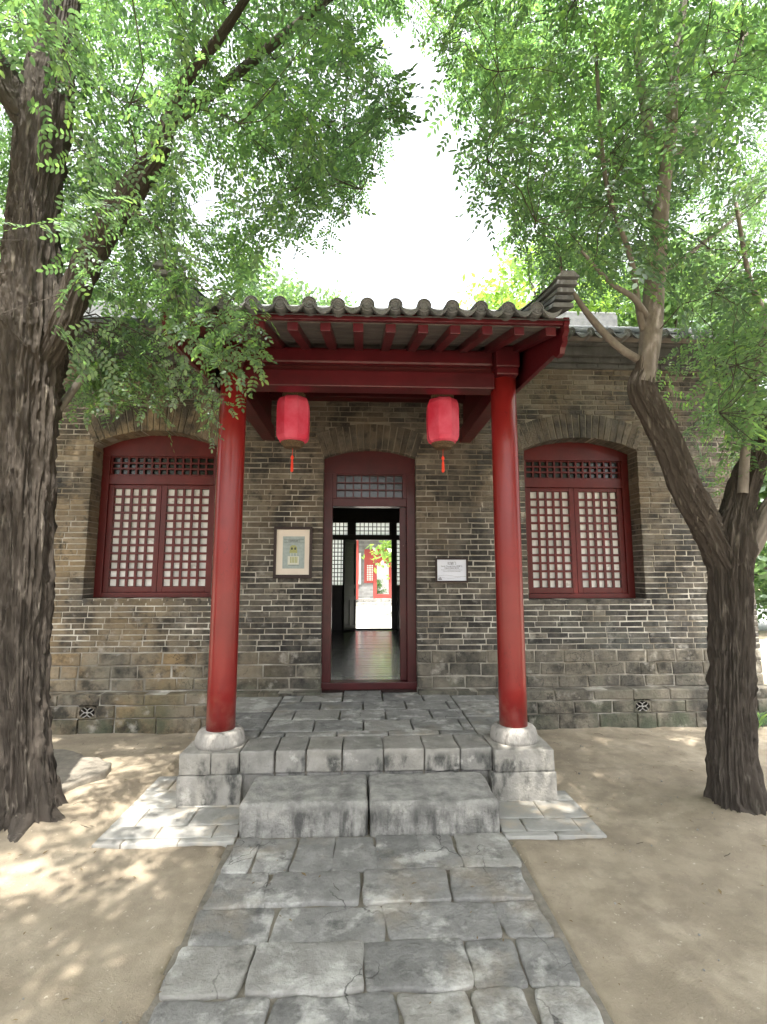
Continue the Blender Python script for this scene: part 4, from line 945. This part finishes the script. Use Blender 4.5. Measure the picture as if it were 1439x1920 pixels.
# ---- sprays of pinnate leaves
def spray_template(rs, nleaf=9, npair=5, ll=.040, lw=.0175, hexa=True, L=.5):
    V = []; polys = []; mi = []; tt = []
    def quad(a, b_, wv, m_):
        o_ = len(V); V.extend([a - wv, a + wv, b_ + wv * .6, b_ - wv * .6]); polys.append([o_, o_ + 1, o_ + 2, o_ + 3]); mi.append(m_); tt.append(.5)
    def leaflet(p, d, nrm, l_, w_):
        s_ = np.cross(d, nrm); s_ /= np.linalg.norm(s_) + 1e-9; o_ = len(V)
        if hexa: V.extend([p, p + d * l_ * .3 + s_ * w_ * .5, p + d * l_ * .7 + s_ * w_ * .42, p + d * l_ - nrm * l_ * .08, p + d * l_ * .7 - s_ * w_ * .42, p + d * l_ * .3 - s_ * w_ * .5]); polys.append(list(range(o_, o_ + 6)))
        else: V.extend([p, p + d * l_ * .5 + s_ * w_ * .55, p + d * l_, p + d * l_ * .5 - s_ * w_ * .55]); polys.append(list(range(o_, o_ + 4)))
        mi.append(0); tt.append(min(1, max(0, rs.normal(.45, .2))))
    p = np.zeros(3); d = np.array([1., 0, 0]); prev = p
    for k in range(nleaf + 1):
        u = k / nleaf; p = np.array([L * u, .03 * math.sin(u * 3), -.16 * L * u * u * 2])
        if k: quad(prev, p, np.array([0, .0018, 0]), 1); quad(prev, p, np.array([0, 0, .0018]), 1)
        prev = p
        if k == 0: continue
        sgn = 1 if k % 2 else -1; az = sgn * R(rs.uniform(38, 70)) if k < nleaf else 0; dd = np.array([math.cos(az), math.sin(az), rs.uniform(-.5, .15)]); dd /= np.linalg.norm(dd)
        rl = rs.uniform(.13, .21); up_ = np.array([rs.uniform(-.35, .35), rs.uniform(-.35, .35), 1.]); q0 = p
        for j in range(npair + 1):
            v = (j + 1) / (npair + 1); q = p + dd * rl * v + np.array([0, 0, -.05 * rl * v * v * 4]); quad(q0, q, np.cross(dd, up_) * .0008, 1) if j % 2 == 0 or True else None; q0 = q
            nr = up_ - dd * up_.dot(dd); nr /= np.linalg.norm(nr); sd = np.cross(nr, dd); sz = rs.uniform(.8, 1.15) * (1 - .25 * abs(v - .5))
            if j < npair:
                for e in (-1, 1):
                    ld = dd * .55 + sd * e * .83 + np.array([0, 0, rs.uniform(-.3, .1)]); ld /= np.linalg.norm(ld); leaflet(q, ld, nr + np.array([rs.uniform(-.4, .4), rs.uniform(-.4, .4), 0]), ll * sz, lw * sz)
            else: leaflet(q, dd, nr, ll * 1.1, lw * 1.1)
    loops = np.array([i for p_ in polys for i in p_]); tot = np.array([len(p_) for p_ in polys]); return np.array(V), loops, tot, np.array(mi), np.array(tt)
rs = np.random.default_rng(3)
TFINE = [spray_template(rs, 9, 4, .050, .0245) for _ in range(7)]
TCOARSE = [spray_template(rs, 8, 3, .085, .05, False, .6) for _ in range(4)]
TBIG = [spray_template(rs, 5, 4, .058, .029, True, .36) for _ in range(4)]
def crown(name, sprays, templates, parent, leafm='leaf', tb=0.):
    """sprays: (pos, heading, droop, roll, scale)"""
    Vs, Ls, Ts, Ms, Tt = [], [], [], [], []; off = 0
    for (pos, head, droop, roll, scl, *ct_) in sprays:
        V, lo, to, mi, tt = templates[rng.integers(len(templates))]
        ch, sh = math.cos(head), math.sin(head); cd, sd = math.cos(droop), math.sin(droop); cr_, sr = math.cos(roll), math.sin(roll)
        Rx = np.array([[1, 0, 0], [0, cr_, -sr], [0, sr, cr_]]); Ry = np.array([[cd, 0, sd], [0, 1, 0], [-sd, 0, cd]]); Rz = np.array([[ch, -sh, 0], [sh, ch, 0], [0, 0, 1]])
        Vs.append((V * scl) @ (Rz @ Ry @ Rx).T + pos); Ls.append(lo + off); Ts.append(to); Ms.append(mi); Tt.append(np.clip(tt + rng.normal(0, .1) + tb + (ct_[0] if ct_ else 0), 0, 1)); off += len(V)
    V = np.vstack(Vs); o_ = np.array([*V.mean(0)]); me_ = raw_mesh(name, V - o_, None, [leafm, 'twig'], smooth=False, mi=np.concatenate(Ms), tint=np.concatenate(Tt), loops=np.concatenate(Ls), totals=np.concatenate(Ts))
    return link(bpy.data.objects.new(name, me_), o_, parent)
def inpoly(x, y_, poly):
    c = False; n = len(poly); j = n - 1
    for i in range(n):
        if (poly[i][1] > y_) != (poly[j][1] > y_) and x < (poly[j][0] - poly[i][0]) * (y_ - poly[i][1]) / (poly[j][1] - poly[i][1]) + poly[i][0]: c = not c
        j = i
    return c
LIT = [[on(*q, 0) for q in poly] for poly in (
    [(60, 1392), (345, 1452), (345, 1505), (445, 1545), (445, 1590), (300, 1560), (215, 1520), (120, 1475), (60, 1440)],
    [(950, 1490), (1095, 1490), (1100, 1525), (960, 1525)], [(0, 1590), (150, 1610), (170, 1660), (60, 1720), (0, 1720)], [(850, 1440), (925, 1440), (925, 1475), (850, 1470)],
    [(0, 1790), (130, 1745), (230, 1790), (180, 1850), (40, 1880)], [(1080, 1755), (1140, 1750), (1150, 1800), (1090, 1790)], [(1330, 1830), (1420, 1850), (1439, 1900), (1360, 1890)])]
LIT = [[(v.x, v.y) for v in p] for p in LIT]
def blocked(pos):  # does a spray here stand in the way of one of the sunlit patches on the ground?
    for m_, polys in ((.5, LIT[:1]), (.2, LIT[1:])):
        for dx, dy in ((0, 0), (m_, 0), (-m_, 0), (0, m_), (0, -m_)):
            x = pos[0] - SUN.x / SUN.z * pos[2] + dx; y_ = pos[1] - SUN.y / SUN.z * pos[2] + dy
            if any(inpoly(x, y_, p) for p in polys): return True
    return False
def clear(pos, m=.3):  # keep foliage off the house, the porch and the viewer
    x, y_, z_ = pos
    if y_ > 5.0 - m * .3 and z_ < 4.2 + .5 * max(0, y_ - 5.2) + m * .5: return False
    if PL - m < x < PR + m and y_ > 2.85 - m and z_ < 3.5 + .3 * (y_ - 3) + m: return False
    if math.hypot(x, y_) < 1.15 and z_ < 2.9: return False
    return z_ > 1.9
MASKL = [(-60, -420), (780, -420), (775, 40), (745, 95), (770, 150), (805, 250), (745, 280), (700, 330), (680, 395), (640, 460), (610, 470), (570, 450), (530, 520), (495, 545), (440, 600), (340, 560), (330, 640), (260, 690), (130, 690), (100, 560), (-60, 640)]
MASKR = [(700, -420), (715, 40), (1500, -420), (1500, 900), (1350, 890), (1330, 800), (1350, 700), (1320, 610), (1260, 560), (1130, 575), (1040, 540), (960, 530), (930, 430), (880, 395), (868, 300), (852, 225), (830, 130), (790, 100)]
def fill(mask, n_c, n_s, spread, Yr, limbs, seed, trunk_keep=None):
    r_ = np.random.default_rng(seed); cs = []
    x0_, x1_ = min(p[0] for p in mask), max(p[0] for p in mask); y0_, y1_ = min(p[1] for p in mask), max(p[1] for p in mask); tries = 0
    while len(cs) < n_c and tries < 40000:
        tries += 1; px, py = r_.uniform(x0_, x1_), r_.uniform(y0_, y1_)
        if not inpoly(px, py, mask): continue
        Y = r_.uniform(*Yr); p = np.array(at(px, py, Y))
        if not clear(p, .25): continue
        if any(np.linalg.norm(p - q) < .42 for q in cs): continue
        cs.append(p)
    out = []; nodes = []
    for c in cs:
        for _ in range(int(n_s * r_.choice([.5, .8, 1, 1.3]))):
            for t in range(6):
                p = c + r_.normal(0, spread, 3) * [1, 1, .8]; px, py = proj(Vector(p))
                h_ = math.atan2(p[1] - c[1], p[0] - c[0]) + r_.normal(0, .7); dr = r_.uniform(.05, .9); sc_ = r_.uniform(.75, 1.15)
                tip = p + .5 * sc_ * np.array([math.cos(h_) * math.cos(dr), math.sin(h_) * math.cos(dr), -math.sin(dr) - .25]); tx, ty = proj(Vector(tip))
                if clear(p, .12) and clear(tip, .02) and not blocked(p) and all(inpoly(u_, v_, mask) or not (-80 < u_ < 1520 and -60 < v_) for u_, v_ in ((px, py), (tx, ty))): break
            else: continue
            out.append((p, h_, dr, r_.normal(0, .35), sc_, .28 * vn(np.array([p * 1.1 + 5]))[0]))
            nodes.append((p, c))
    return cs, out, nodes
def branches(cs, nodes, limbs, parent, seed):
    """a leading branch from the nearest limb to each leaf mass, then fine twigs out to the sprays"""
    r_ = np.random.default_rng(seed); L = np.vstack(limbs); tw = MB(); objs = 0
    L = L[::3]; jn = [(q[:3], min(q[3] * .4, .012)) for q in L]; C0 = np.array([q[0] for q in jn])
    order = sorted(range(len(cs)), key=lambda k: np.min(np.linalg.norm(C0 - cs[k], axis=1)))
    for k in order:
        c = cs[k]; A = np.array([q[0] for q in jn]); d = np.linalg.norm(A - c, axis=1) + np.maximum(0, A[:, 2] - c[2] + .1) * .8; i = int(np.argmin(d)); a, ra = jn[i]
        n = 8; dist = np.linalg.norm(c - a); r0 = max(.0035, min(ra * .8, .003 + .004 * dist))
        pts = [a + (c - a) * t + np.array([0, 0, .12 * dist * math.sin(math.pi * t)]) + (np.array([math.sin(m * .9 + c[0] * 5), math.cos(m * .8 + c[1] * 7), math.sin(m * 1.1 + c[2] * 3)]) * .05 * dist if 0 < m < n - 1 else 0) for m, t in enumerate(np.linspace(0, 1, n))]
        tw.tube(pts, list(np.linspace(r0, max(.003, r0 * .6), n)), 6); jn.append((c, max(.0035, r0 * .7)))
    for p, c in nodes:
        if r_.random() < .8: mid = (p + c) / 2 + r_.normal(0, .04, 3); tw.tube([c, mid, p], [.0035, .0028, .002], 3, cap=False)
    o_ = tw.build('twigs', 'bark', parent, fix=False, smooth=True); return tag(o_, kind='stuff')
# LEFT TREE
LY = 3.52
tl = empty('tree', (-2.15, LY, 0), 'big dark furrowed tree trunk on the left with spreading roots, fork and leafy boughs', 'tree', 'locust trees flanking the porch')
TL1 = pl([(42, 1600, LY, 122), (40, 1540, LY, 116), (38, 1400, LY, 104), (36, 1250, LY, 98), (42, 1050, LY, 103), (46, 850, LY, 108), (50, 720, LY, 116), (56, 620, LY, 118), (58, 500, LY, 98), (66, 380, LY, 86), (82, 260, LY, 92), (90, 170, LY, 84), (108, 70, LY, 62), (124, -60, LY, 52), (135, -260, LY, 40)])
_, c1 = limb('trunk', TL1, tl, na=190, step=.014, furrow=.21, flare=.25, seed=2.3, freq=15)
_, c2 = limb('bough', pl([(60, 720, LY, 54), (112, 625, LY - .05, 54), (160, 500, LY - .1, 52), (212, 405, LY - .2, 50), (262, 335, LY - .25, 46), (300, 275, LY - .3, 36), (340, 170, LY - .35, 24), (420, 60, LY - .4, 18), (500, -60, LY - .5, 12)]), tl, na=90, step=.02, furrow=.2, seed=5, freq=9)
_, c3 = limb('bough', pl([(78, 260, LY, 60), (40, 200, LY, 58), (0, 135, LY, 52), (-60, 40, LY, 40), (-140, -80, LY, 26)]), tl, na=70, step=.022, furrow=.16, seed=8, freq=8)
_, c4 = limb('broken_branch', pl([(96, 790, LY + .1, 12), (128, 745, LY + .25, 13), (158, 702, LY + .35, 12)]), tl, na=16, step=.03, furrow=.05, m='young_bark')
_, c5 = limb('bough', pl([(320, 230, LY - .33, 20), (430, 150, LY - .1, 18), (540, 60, LY, 15), (640, -20, LY, 10)]), tl, na=24, step=.04, furrow=.1, seed=4)
for k, (a_, ln_) in enumerate(((-.2, .55), (-1.2, .3))):
    sx, sy = math.cos(a_), math.sin(a_); limb('root', [(-2.16 + sx * .12, LY + sy * .12, .05, .08), (-2.16 + sx * .24, LY + sy * .24, .005, .055), (-2.16 + sx * (.24 + ln_ * .4), LY + sy * (.24 + ln_ * .4), -.03, .045), (-2.16 + sx * (.2 + ln_ * .8), LY + sy * (.24 + ln_ * .8), -.07, .03)], tl, na=26, step=.02, furrow=.2, seed=k, freq=6)
limbsL = [c1[len(c1) // 2:], c2, c3, c5]
cs, sp, nd = fill(MASKL, 125, 12, .24, (2.7, 5.6), limbsL, 21)
# unseen overhead canopy, added to shade the ground and left open over the sun patches
def canopy(n_c, n_s, xr_, yr_, zr_, seed):
    r_ = np.random.default_rng(seed); cs_ = []; out = []; nds = []; t = 0
    while len(cs_) < n_c and t < 20000:
        t += 1; p = np.array([r_.uniform(*xr_), r_.uniform(*yr_), r_.uniform(*zr_)]); px, py = proj(Vector(p))
        if -400 < px < 1850 and py > -420 and depth(Vector(p)) > 0: continue
        if any(np.linalg.norm(p - q) < .38 for q in cs_): continue
        cs_.append(p)
        for _ in range(n_s):
            q = p + r_.normal(0, .34, 3) * [1, 1, .6]
            if blocked(q): continue
            px, py = proj(Vector(q))
            dq = depth(Vector(q)); mg = 930 * 1.4 / max(dq, .3)
            if -mg < px < 1439 + mg and py > -mg and dq > -.3: continue
            out.append((q, r_.uniform(0, 6.28), r_.uniform(0, .7), r_.normal(0, .3), r_.uniform(.9, 1.3))); nds.append((q, p))
    return cs_, out, nds
csA, spA, ndA = canopy(100, 15, (-4.8, .2), (-1.4, 4.6), (4.4, 7.2), 5)
csC, spC, ndC = canopy(100, 15, (.1, 4.9), (-1.4, 4.6), (4.4, 7.2), 6)
branches(cs + csA, nd + ndA[::2], limbsL, tl, 1)
# low drooping boughs in front of the porch corner and over the left window
def droop(anchors, n, sprd, seed, sc_=(.7, 1.)):
    r_ = np.random.default_rng(seed); out = []; nds = []
    for px, py, Y in anchors:
        c = np.array(at(px, py, Y))
        for _ in range(n): p = c + r_.normal(0, sprd, 3) * [1, 1, .7]; out.append((p, r_.uniform(0, 6.28), r_.uniform(.3, 1.1), r_.normal(0, .4), r_.uniform(*sc_))); nds.append((p, c))
    return out, nds
dL = [(318, 535, 2.75), (335, 565, 2.75), (350, 505, 2.8), (315, 500, 2.85), (345, 520, 2.75), (385, 545, 2.7), (420, 585, 2.65), (455, 615, 2.6), (400, 620, 2.65), (470, 635, 2.55), (360, 600, 2.7), (440, 560, 2.7), (425, 640, 2.55)]
dL2 = [(350, 690, 2.9), (395, 720, 2.85), (330, 650, 3.0), (410, 755, 2.85)]
dL3 = [(150, 640, 4.2), (200, 655, 4.3), (250, 670, 4.2), (300, 690, 4.1), (180, 600, 4.2), (230, 620, 4.2), (280, 630, 4.3), (150, 690, 4.3), (330, 660, 4.0), (220, 700, 4.2)]
s1, n1 = droop(dL, 4, .06, 31, (.45, .62)); s2, n2 = droop(dL2, 2, .04, 32, (.35, .5)); s3, n3 = droop(dL3, 5, .13, 33, (.6, .95))
s4, n4 = droop([(95, 45, 1.75), (115, 110, 1.8), (70, 20, 1.8), (150, 20, 1.75), (122, 160, 1.9), (165, 50, 1.9)], 2, .04, 34, (.5, .65))
s7, n7 = droop([(190, 470, 2.9), (225, 430, 2.85), (260, 380, 2.8), (300, 330, 2.8), (240, 480, 2.9), (290, 430, 2.85), (330, 260, 2.8), (180, 390, 2.9), (210, 320, 2.9), (150, 560, 2.95), (370, 200, 2.7), (270, 250, 2.8), (165, 250, 2.8), (400, 120, 2.7)], 2, .12, 37, (.6, .9))
crown('crown', sp + s3 + s7, TFINE, tl); crown('upper_crown', spA, TCOARSE, tl)
crown('drooping_spray', s1 + s2 + s4, TBIG, tl)
tw = MB()
prev = np.array(at(300, 430, 2.85))
jj = [prev]
for q in sorted(dL + dL2, key=lambda q: q[1]):
    c = np.array(at(*q)); a0_ = min(jj, key=lambda p: np.linalg.norm(p - c)); tw.tube([a0_, (a0_ + c) / 2 + np.array([0, 0, .03]), c], [.004, .0035, .0025], 5); jj.append(c)
prevw = np.array(at(120, 600, 3.7))
for q in dL3: c = np.array(at(*q)); tw.tube([prevw, (prevw + c) / 2 + np.array([0, 0, .1]), c], [.008, .006, .003], 5)
tw.tube([at(215, 405, 3.3), at(260, 400, 3.05), prev], [.014, .01, .006], 6)
tag(tw.build('hanging_twigs', 'bark', tl, fix=False), kind='stuff')
# RIGHT TREE
RYD = 3.5
tr = empty('tree', (2.48, RYD, 0), 'forked rough-barked tree on the right before the brick wall with a slim grey stem', 'tree', 'locust trees flanking the porch')
TR1 = pl([(1384, 1590, RYD, 108), (1382, 1520, RYD, 90), (1374, 1420, RYD, 78), (1374, 1300, RYD, 76), (1374, 1180, RYD, 72), (1371, 1080, RYD, 76), (1374, 1010, RYD, 84), (1386, 950, RYD, 60), (1400, 900, RYD, 56), (1422, 845, RYD, 46), (1455, 770, RYD, 36), (1500, 640, RYD, 28), (1560, 450, RYD, 18)])
_, d1 = limb('trunk', TR1, tr, na=170, step=.014, furrow=.19, flare=.3, seed=12.7, freq=12)
_, d2 = limb('bough', pl([(1368, 1060, RYD, 66), (1330, 990, RYD, 62), (1290, 920, RYD - .03, 58), (1255, 835, RYD - .05, 52), (1222, 770, RYD - .05, 50), (1203, 728, RYD - .05, 48), (1210, 695, RYD - .05, 36), (1216, 660, RYD - .05, 30)]), tr, na=90, step=.018, furrow=.2, seed=15, freq=9)
_, d3 = limb('stem', pl([(1206, 722, RYD - .05, 36), (1214, 690, RYD - .05, 32), (1222, 620, RYD - .05, 38), (1228, 540, RYD - .05, 36), (1236, 450, RYD - .05, 30), (1245, 350, RYD - .05, 25), (1258, 250, RYD - .1, 22), (1264, 150, RYD - .1, 18), (1280, 20, RYD - .1, 14), (1300, -120, RYD - .1, 10)]), tr, m='young_bark', na=40, step=.025, furrow=.05, seed=3)
lst = [d1[len(d1) // 2:], d3]
for q in ([(1208, 680, RYD, 14), (1160, 650, RYD - .1, 13), (1112, 600, RYD - .15, 12), (1075, 548, RYD - .2, 8), (1050, 500, RYD - .25, 5)],
          [(1222, 610, RYD, 14), (1190, 560, RYD - .2, 10), (1145, 530, RYD - .3, 8), (1090, 470, RYD - .3, 5)],
          [(1215, 640, RYD, 14), (1200, 590, RYD - .1, 11), (1182, 480, RYD - .15, 9), (1135, 330, RYD - .2, 8), (1115, 60, RYD - .2, 6)],
          [(1240, 300, RYD, 20), (1220, 250, RYD, 17), (1205, 180, RYD, 14), (1190, 60, RYD, 10)],
          [(1236, 330, RYD, 16), (1290, 260, RYD + .1, 14), (1340, 200, RYD + .1, 12), (1400, 60, RYD, 9)],
          [(1393, 925, RYD - .08, 17), (1400, 830, RYD - .1, 15), (1415, 720, RYD - .1, 14), (1432, 600, RYD - .1, 12), (1405, 520, RYD - .1, 9), (1380, 380, RYD - .1, 6)],
          [(1240, 420, RYD, 12), (1180, 330, RYD + .5, 10), (1060, 260, RYD + .9, 8), (950, 220, RYD + 1.2, 6)],
          [(1230, 520, RYD, 10), (1300, 470, RYD + .3, 8), (1390, 400, RYD + .5, 6)]):
    _, e_ = limb('branch', pl(q), tr, m='young_bark', na=14, step=.05, furrow=.04); lst.append(e_)
_, d4 = limb('bough', pl([(1392, 1050, RYD - .02, 40), (1420, 1000, RYD - .05, 40), (1445, 950, RYD - .08, 34), (1500, 880, RYD - .1, 26)]), tr, m='young_bark', na=50, step=.02, furrow=.12, seed=6)
for k, (a_, ln_) in enumerate(((-1.1, .4),)):
    sx, sy = math.cos(a_), math.sin(a_); limb('root', [(2.47 + sx * .08, RYD + sy * .08, .08, .07), (2.47 + sx * .17, RYD + sy * .17, .01, .05), (2.47 + sx * (.17 + ln_ * .4), RYD + sy * (.17 + ln_ * .4), -.01, .03), (2.47 + sx * (.17 + ln_ * .8), RYD + sy * (.17 + ln_ * .8), -.05, .02)], tr, na=24, step=.02, furrow=.2, seed=k, freq=6)
cs, sp, nd = fill(MASKR, 140, 11, .24, (2.7, 6.2), lst, 22)
branches(cs + csC, nd + ndC[::2], lst, tr, 2)
dR = [(1360, 640, 3.6), (1400, 680, 3.9), (1430, 620, 3.4), (1330, 610, 3.8), (1380, 740, 4.2), (1425, 790, 4.0), (1350, 860, 4.3), (1330, 700, 4.2), (1310, 590, 3.8), (1400, 580, 3.5), (1345, 780, 4.3), (1385, 690, 3.1), (1425, 720, 3.0)]
s5, n5 = droop(dR, 4, .12, 35, (.6, .9))
s6, n6 = droop([(1262, 705, 3.2)], 3, .05, 36, (.4, .5))
crown('crown', sp + s5, TFINE, tr); crown('upper_crown', spC, TCOARSE, tr)
tw = MB(); c0 = np.array(at(1415, 720, 3.4))
for q in dR: c = np.array(at(*q)); tw.tube([c0, (c0 + c) / 2 + np.array([0, 0, .06]), c], [.008, .005, .003], 5)
tag(tw.build('hanging_twigs', 'bark', tr, fix=False), kind='stuff')

# ---- background trees
def leaf_tree(name, base, h, rad, label, nleaf, group, leafm='leaf_far', seed=0, low=.25, size=.09):
    r_ = np.random.default_rng(seed); t = empty(name, base, label, 'tree', group); bx, by, bzz = base
    limb('trunk', [(bx, by, bzz, h * .022), (bx + .1, by, bzz + h * .3, h * .018), (bx, by + .1, bzz + h * .6, h * .011), (bx, by, bzz + h * .92, h * .003)], t, na=12, step=.3, furrow=.1)
    nc = 26; cen = []
    tb = MB()
    for k in range(nc):
        zf = r_.uniform(low, .95); a_ = r_.uniform(0, 6.28); rr = rad * math.sin(math.pi * min(1, max(.12, (zf - low * .6) / (1.05 - low * .6)))) ** .6 * r_.uniform(.3, .95)
        c = np.array([bx + rr * math.cos(a_), by + rr * math.sin(a_), bzz + h * zf]); cen.append(c); tb.tube([(bx, by, bzz + h * zf * .75), (c + [bx, by, bzz + h * zf * .8]) / 2, c], [h * .006, h * .004, h * .001], 5)
    tb.build('limbs', 'bark', t, fix=False)
    cen = np.array(cen); pick = r_.integers(nc, size=nleaf); P_ = cen[pick] + r_.normal(0, rad * .19, (nleaf, 3)) * [1, 1, .75]
    a_ = r_.normal(0, 1, (nleaf, 3)); a_ /= np.linalg.norm(a_, axis=1, keepdims=True); b_ = np.cross(a_, r_.normal(0, 1, (nleaf, 3))); b_ /= np.linalg.norm(b_, axis=1, keepdims=True)
    s_ = (r_.uniform(.6, 1.3, nleaf) * size)[:, None]; V = np.stack([P_ - a_ * s_, P_ + b_ * s_ * .5, P_ + a_ * s_, P_ - b_ * s_ * .5], 1).reshape(-1, 3); F_ = np.arange(nleaf * 4).reshape(-1, 4)
    tt = np.clip(r_.normal(.5, .2, nleaf) + (r_.normal(0, .15, nc))[pick], 0, 1); o_ = np.array(base); me_ = raw_mesh('crown', V - o_, F_, [leafm], smooth=False, tint=tt); link(bpy.data.objects.new('crown', me_), base, t)
for i, (name, base, h, rad, label, nl, lm, sz) in enumerate([
    ('background_tree', (-2.7, 15, 0), 11.6, 1.9, 'leafy green tree behind the house above the left end of the porch roof', 15000, 'leaf_far', .10),
    ('background_tree', (-.9, 19, 0), 13.2, 1.5, 'thin airy tree rising behind the tiled porch roof beside the open sky', 5000, 'leaf_far', .10),
    ('background_tree', (5.9, 15, 0), 12.6, 2.6, 'yellow-green broadleaf tree behind the right corner of the porch roof', 15000, 'leaf_yellow', .12),
    ('background_tree', (10.5, 16, 0), 12.5, 3.6, 'tall green tree behind the main tiled roof on the far right', 20000, 'leaf_far', .12),
    ('background_tree', (-10.5, 15, 0), 12.5, 3.6, 'broad green tree behind the house past the left trunk', 14000, 'leaf_far', .12),
    ('park_tree', (11.5, 13, 0), 6.5, 2.6, 'round green park tree nearest beyond the right end of the house', 12000, 'leaf_far', .11),
    ('park_tree', (19, 22, 0), 9, 4.2, 'farther spreading park tree beyond the metal railing at the right edge', 12000, 'leaf_yellow', .17),
    ('park_tree', (28, 36, 0), 12, 6.5, 'farthest large park tree closing the view at the right edge', 14000, 'leaf_far', .25)]):
    leaf_tree(name, base, h, rad, label, nl, 'trees behind the house' if 'back' in name else 'park trees beyond the house corner', lm, 50 + i, size=sz, low=.12 if 'park' in name else .3)
leaf_tree('courtyard_tree', (2.4, 17.5, .1), 4.2, 2.1, 'bright green tree hanging over the courtyard in the doorway view', 5200, None, 'leaf_yellow', 91, low=.45, size=.11)
leaf_tree('bush', (.85, FY + 5.6, 0), 1.25, .55, 'small green bush seen through the far hall doorway', 2500, None, 'leaf_far', 93, low=.1, size=.05)
# tree line closing the far horizon
def mass(name, x0_, x1_, Y, h, n_, seed):
    r_ = np.random.default_rng(seed); P_ = np.c_[r_.uniform(x0_, x1_, n_), Y + r_.normal(0, 2.5, n_), np.abs(r_.beta(1.3, 1.2, n_)) * h]; P_[:, 2] *= .75 + .3 * np.sin(P_[:, 0] * .35 + seed) * np.cos(P_[:, 0] * .11)
    a_ = r_.normal(0, 1, (n_, 3)); a_ /= np.linalg.norm(a_, axis=1, keepdims=True); b_ = np.cross(a_, r_.normal(0, 1, (n_, 3))); b_ /= np.linalg.norm(b_, axis=1, keepdims=True); s_ = .45
    V = np.stack([P_ - a_ * s_, P_ + b_ * s_ * .6, P_ + a_ * s_, P_ - b_ * s_ * .6], 1).reshape(-1, 3); me_ = raw_mesh(name, V, np.arange(n_ * 4).reshape(-1, 4), ['leaf_far'], smooth=False, tint=np.clip(r_.normal(.5, .2, n_), 0, 1)); tag(link(bpy.data.objects.new(name, me_), (0, 0, 0), None), kind='stuff')
mass('distant_wood', 8, 75, 58, 11, 30000, 1)
# ---- railing and pavement past the corner
b = MB(); b.box(6.5, 60, 14, 34, -.05, .012); tag(b.build('park_pavement', 'asphalt', None, tinted=False), kind='structure')
rl = empty('railing', (13, 17, 0), 'pale metal railing along the park pavement beyond the right end of the house', 'railing')
for z_ in (.35, .6, .85): b = MB(); b.tube([(8.5, 17, z_), (19, 17, z_)], .022, 8); b.build('rail', 'metal_rail', rl)
for k in range(12): b = MB(); b.tube([(8.5 + .95 * k, 17, 0), (8.5 + .95 * k, 17, .9)], .03, 8); b.build('post', 'metal_rail', rl)
# ---- small weed at the corner
wd = MB(); rw = random.Random(4)
for k in range(46):
    x = 4.28 + rw.uniform(-.2, .2); y_ = 5.3 + rw.uniform(-.1, .08); h_ = rw.uniform(.05, .2); a_ = rw.uniform(0, 6.28); dx, dy = math.cos(a_) * h_ * .7, math.sin(a_) * h_ * .7; wd.tint = rw.random(); s_ = .018
    wd.add([(x - s_ * .3, y_, 0), (x + dx * .5 - s_, y_ + dy * .5, h_ * .7), (x + dx, y_ + dy, h_), (x + dx * .5 + s_, y_ + dy * .5, h_ * .7)], [(0, 1, 2, 3)])
tag(wd.build('weed', 'leaf', None, fix=False), 'low green weeds at the foot of the right house corner', 'plant')
# ---- broken slab by the left tree, leaf litter and pebbles
bs = [on(*q, .055) for q in ((40, 1402), (120, 1405), (212, 1428), (196, 1446), (150, 1462), (112, 1480), (60, 1470))]
b = MB(); b.tint = .0; stone_mesh(b, [(v.x, v.y) for v in reversed(bs)], .055, -.03, inset=.012, jit=.02, seed=3); tag(b.build('broken_slab', 'joint_dirt', None, smooth=True), 'broken flat slab lying on the dirt by the left tree roots', 'slab')
def gz(x, y_):
    i = min(max(np.searchsorted(gx, x), 0), nx - 1); j = min(max(np.searchsorted(gy, y_), 0), ny - 1); return P[i * ny + j, 2]
lb = MB(); pb = MB(); rw = random.Random(9)
for k in range(700):
    x = rw.uniform(-3.6, 4); y_ = rw.uniform(1.3, 5.35)
    if -1.65 < x < 1.5 and y_ > 3.2: continue
    s_ = rw.uniform(.005, .016) * (1.7 if rw.random() < .06 else 1); a_ = rw.uniform(0, 6.28); z_ = (gz(x, y_) if abs(x - .06) > .9 else .004) + .006; c_, n_ = math.cos(a_), math.sin(a_)
    if k % 3: lb.add([(x - c_ * s_, y_ - n_ * s_, z_), (x + n_ * s_ * .3, y_ - c_ * s_ * .3, z_ + .003), (x + c_ * s_, y_ + n_ * s_, z_ + .002), (x - n_ * s_ * .3, y_ + c_ * s_ * .3, z_ + .004)], [(0, 1, 2, 3)])
    else: r0 = s_ * .4; pb.lathe([(r0 * .4, -r0), (r0, 0), (r0 * .8, r0 * .4), (r0 * .2, r0 * .6)], (x, y_, z_ - .003), 6)
tb_ = MB()
for k in range(34):
    x = rw.uniform(-3.6, 4); y_ = rw.uniform(1.4, 5.2)
    if -1.65 < x < 1.5 and y_ > 3.2: continue
    a_ = rw.uniform(0, 6.28); l_ = rw.uniform(.015, .045); z_ = (gz(x, y_) if abs(x - .06) > .9 else .006) + .005; tb_.tube([(x, y_, z_), (x + l_ * math.cos(a_), y_ + l_ * math.sin(a_), z_ + .006), (x + 2 * l_ * math.cos(a_ + .3), y_ + 2 * l_ * math.sin(a_ + .3), z_)], .0014, 4)
tag(tb_.build('fallen_twigs', 'bark', None, fix=False), kind='stuff')
tag(lb.build('leaf_litter', 'litter', None, fix=False), kind='stuff'); tag(pb.build('pebbles', 'stone', None), kind='stuff')
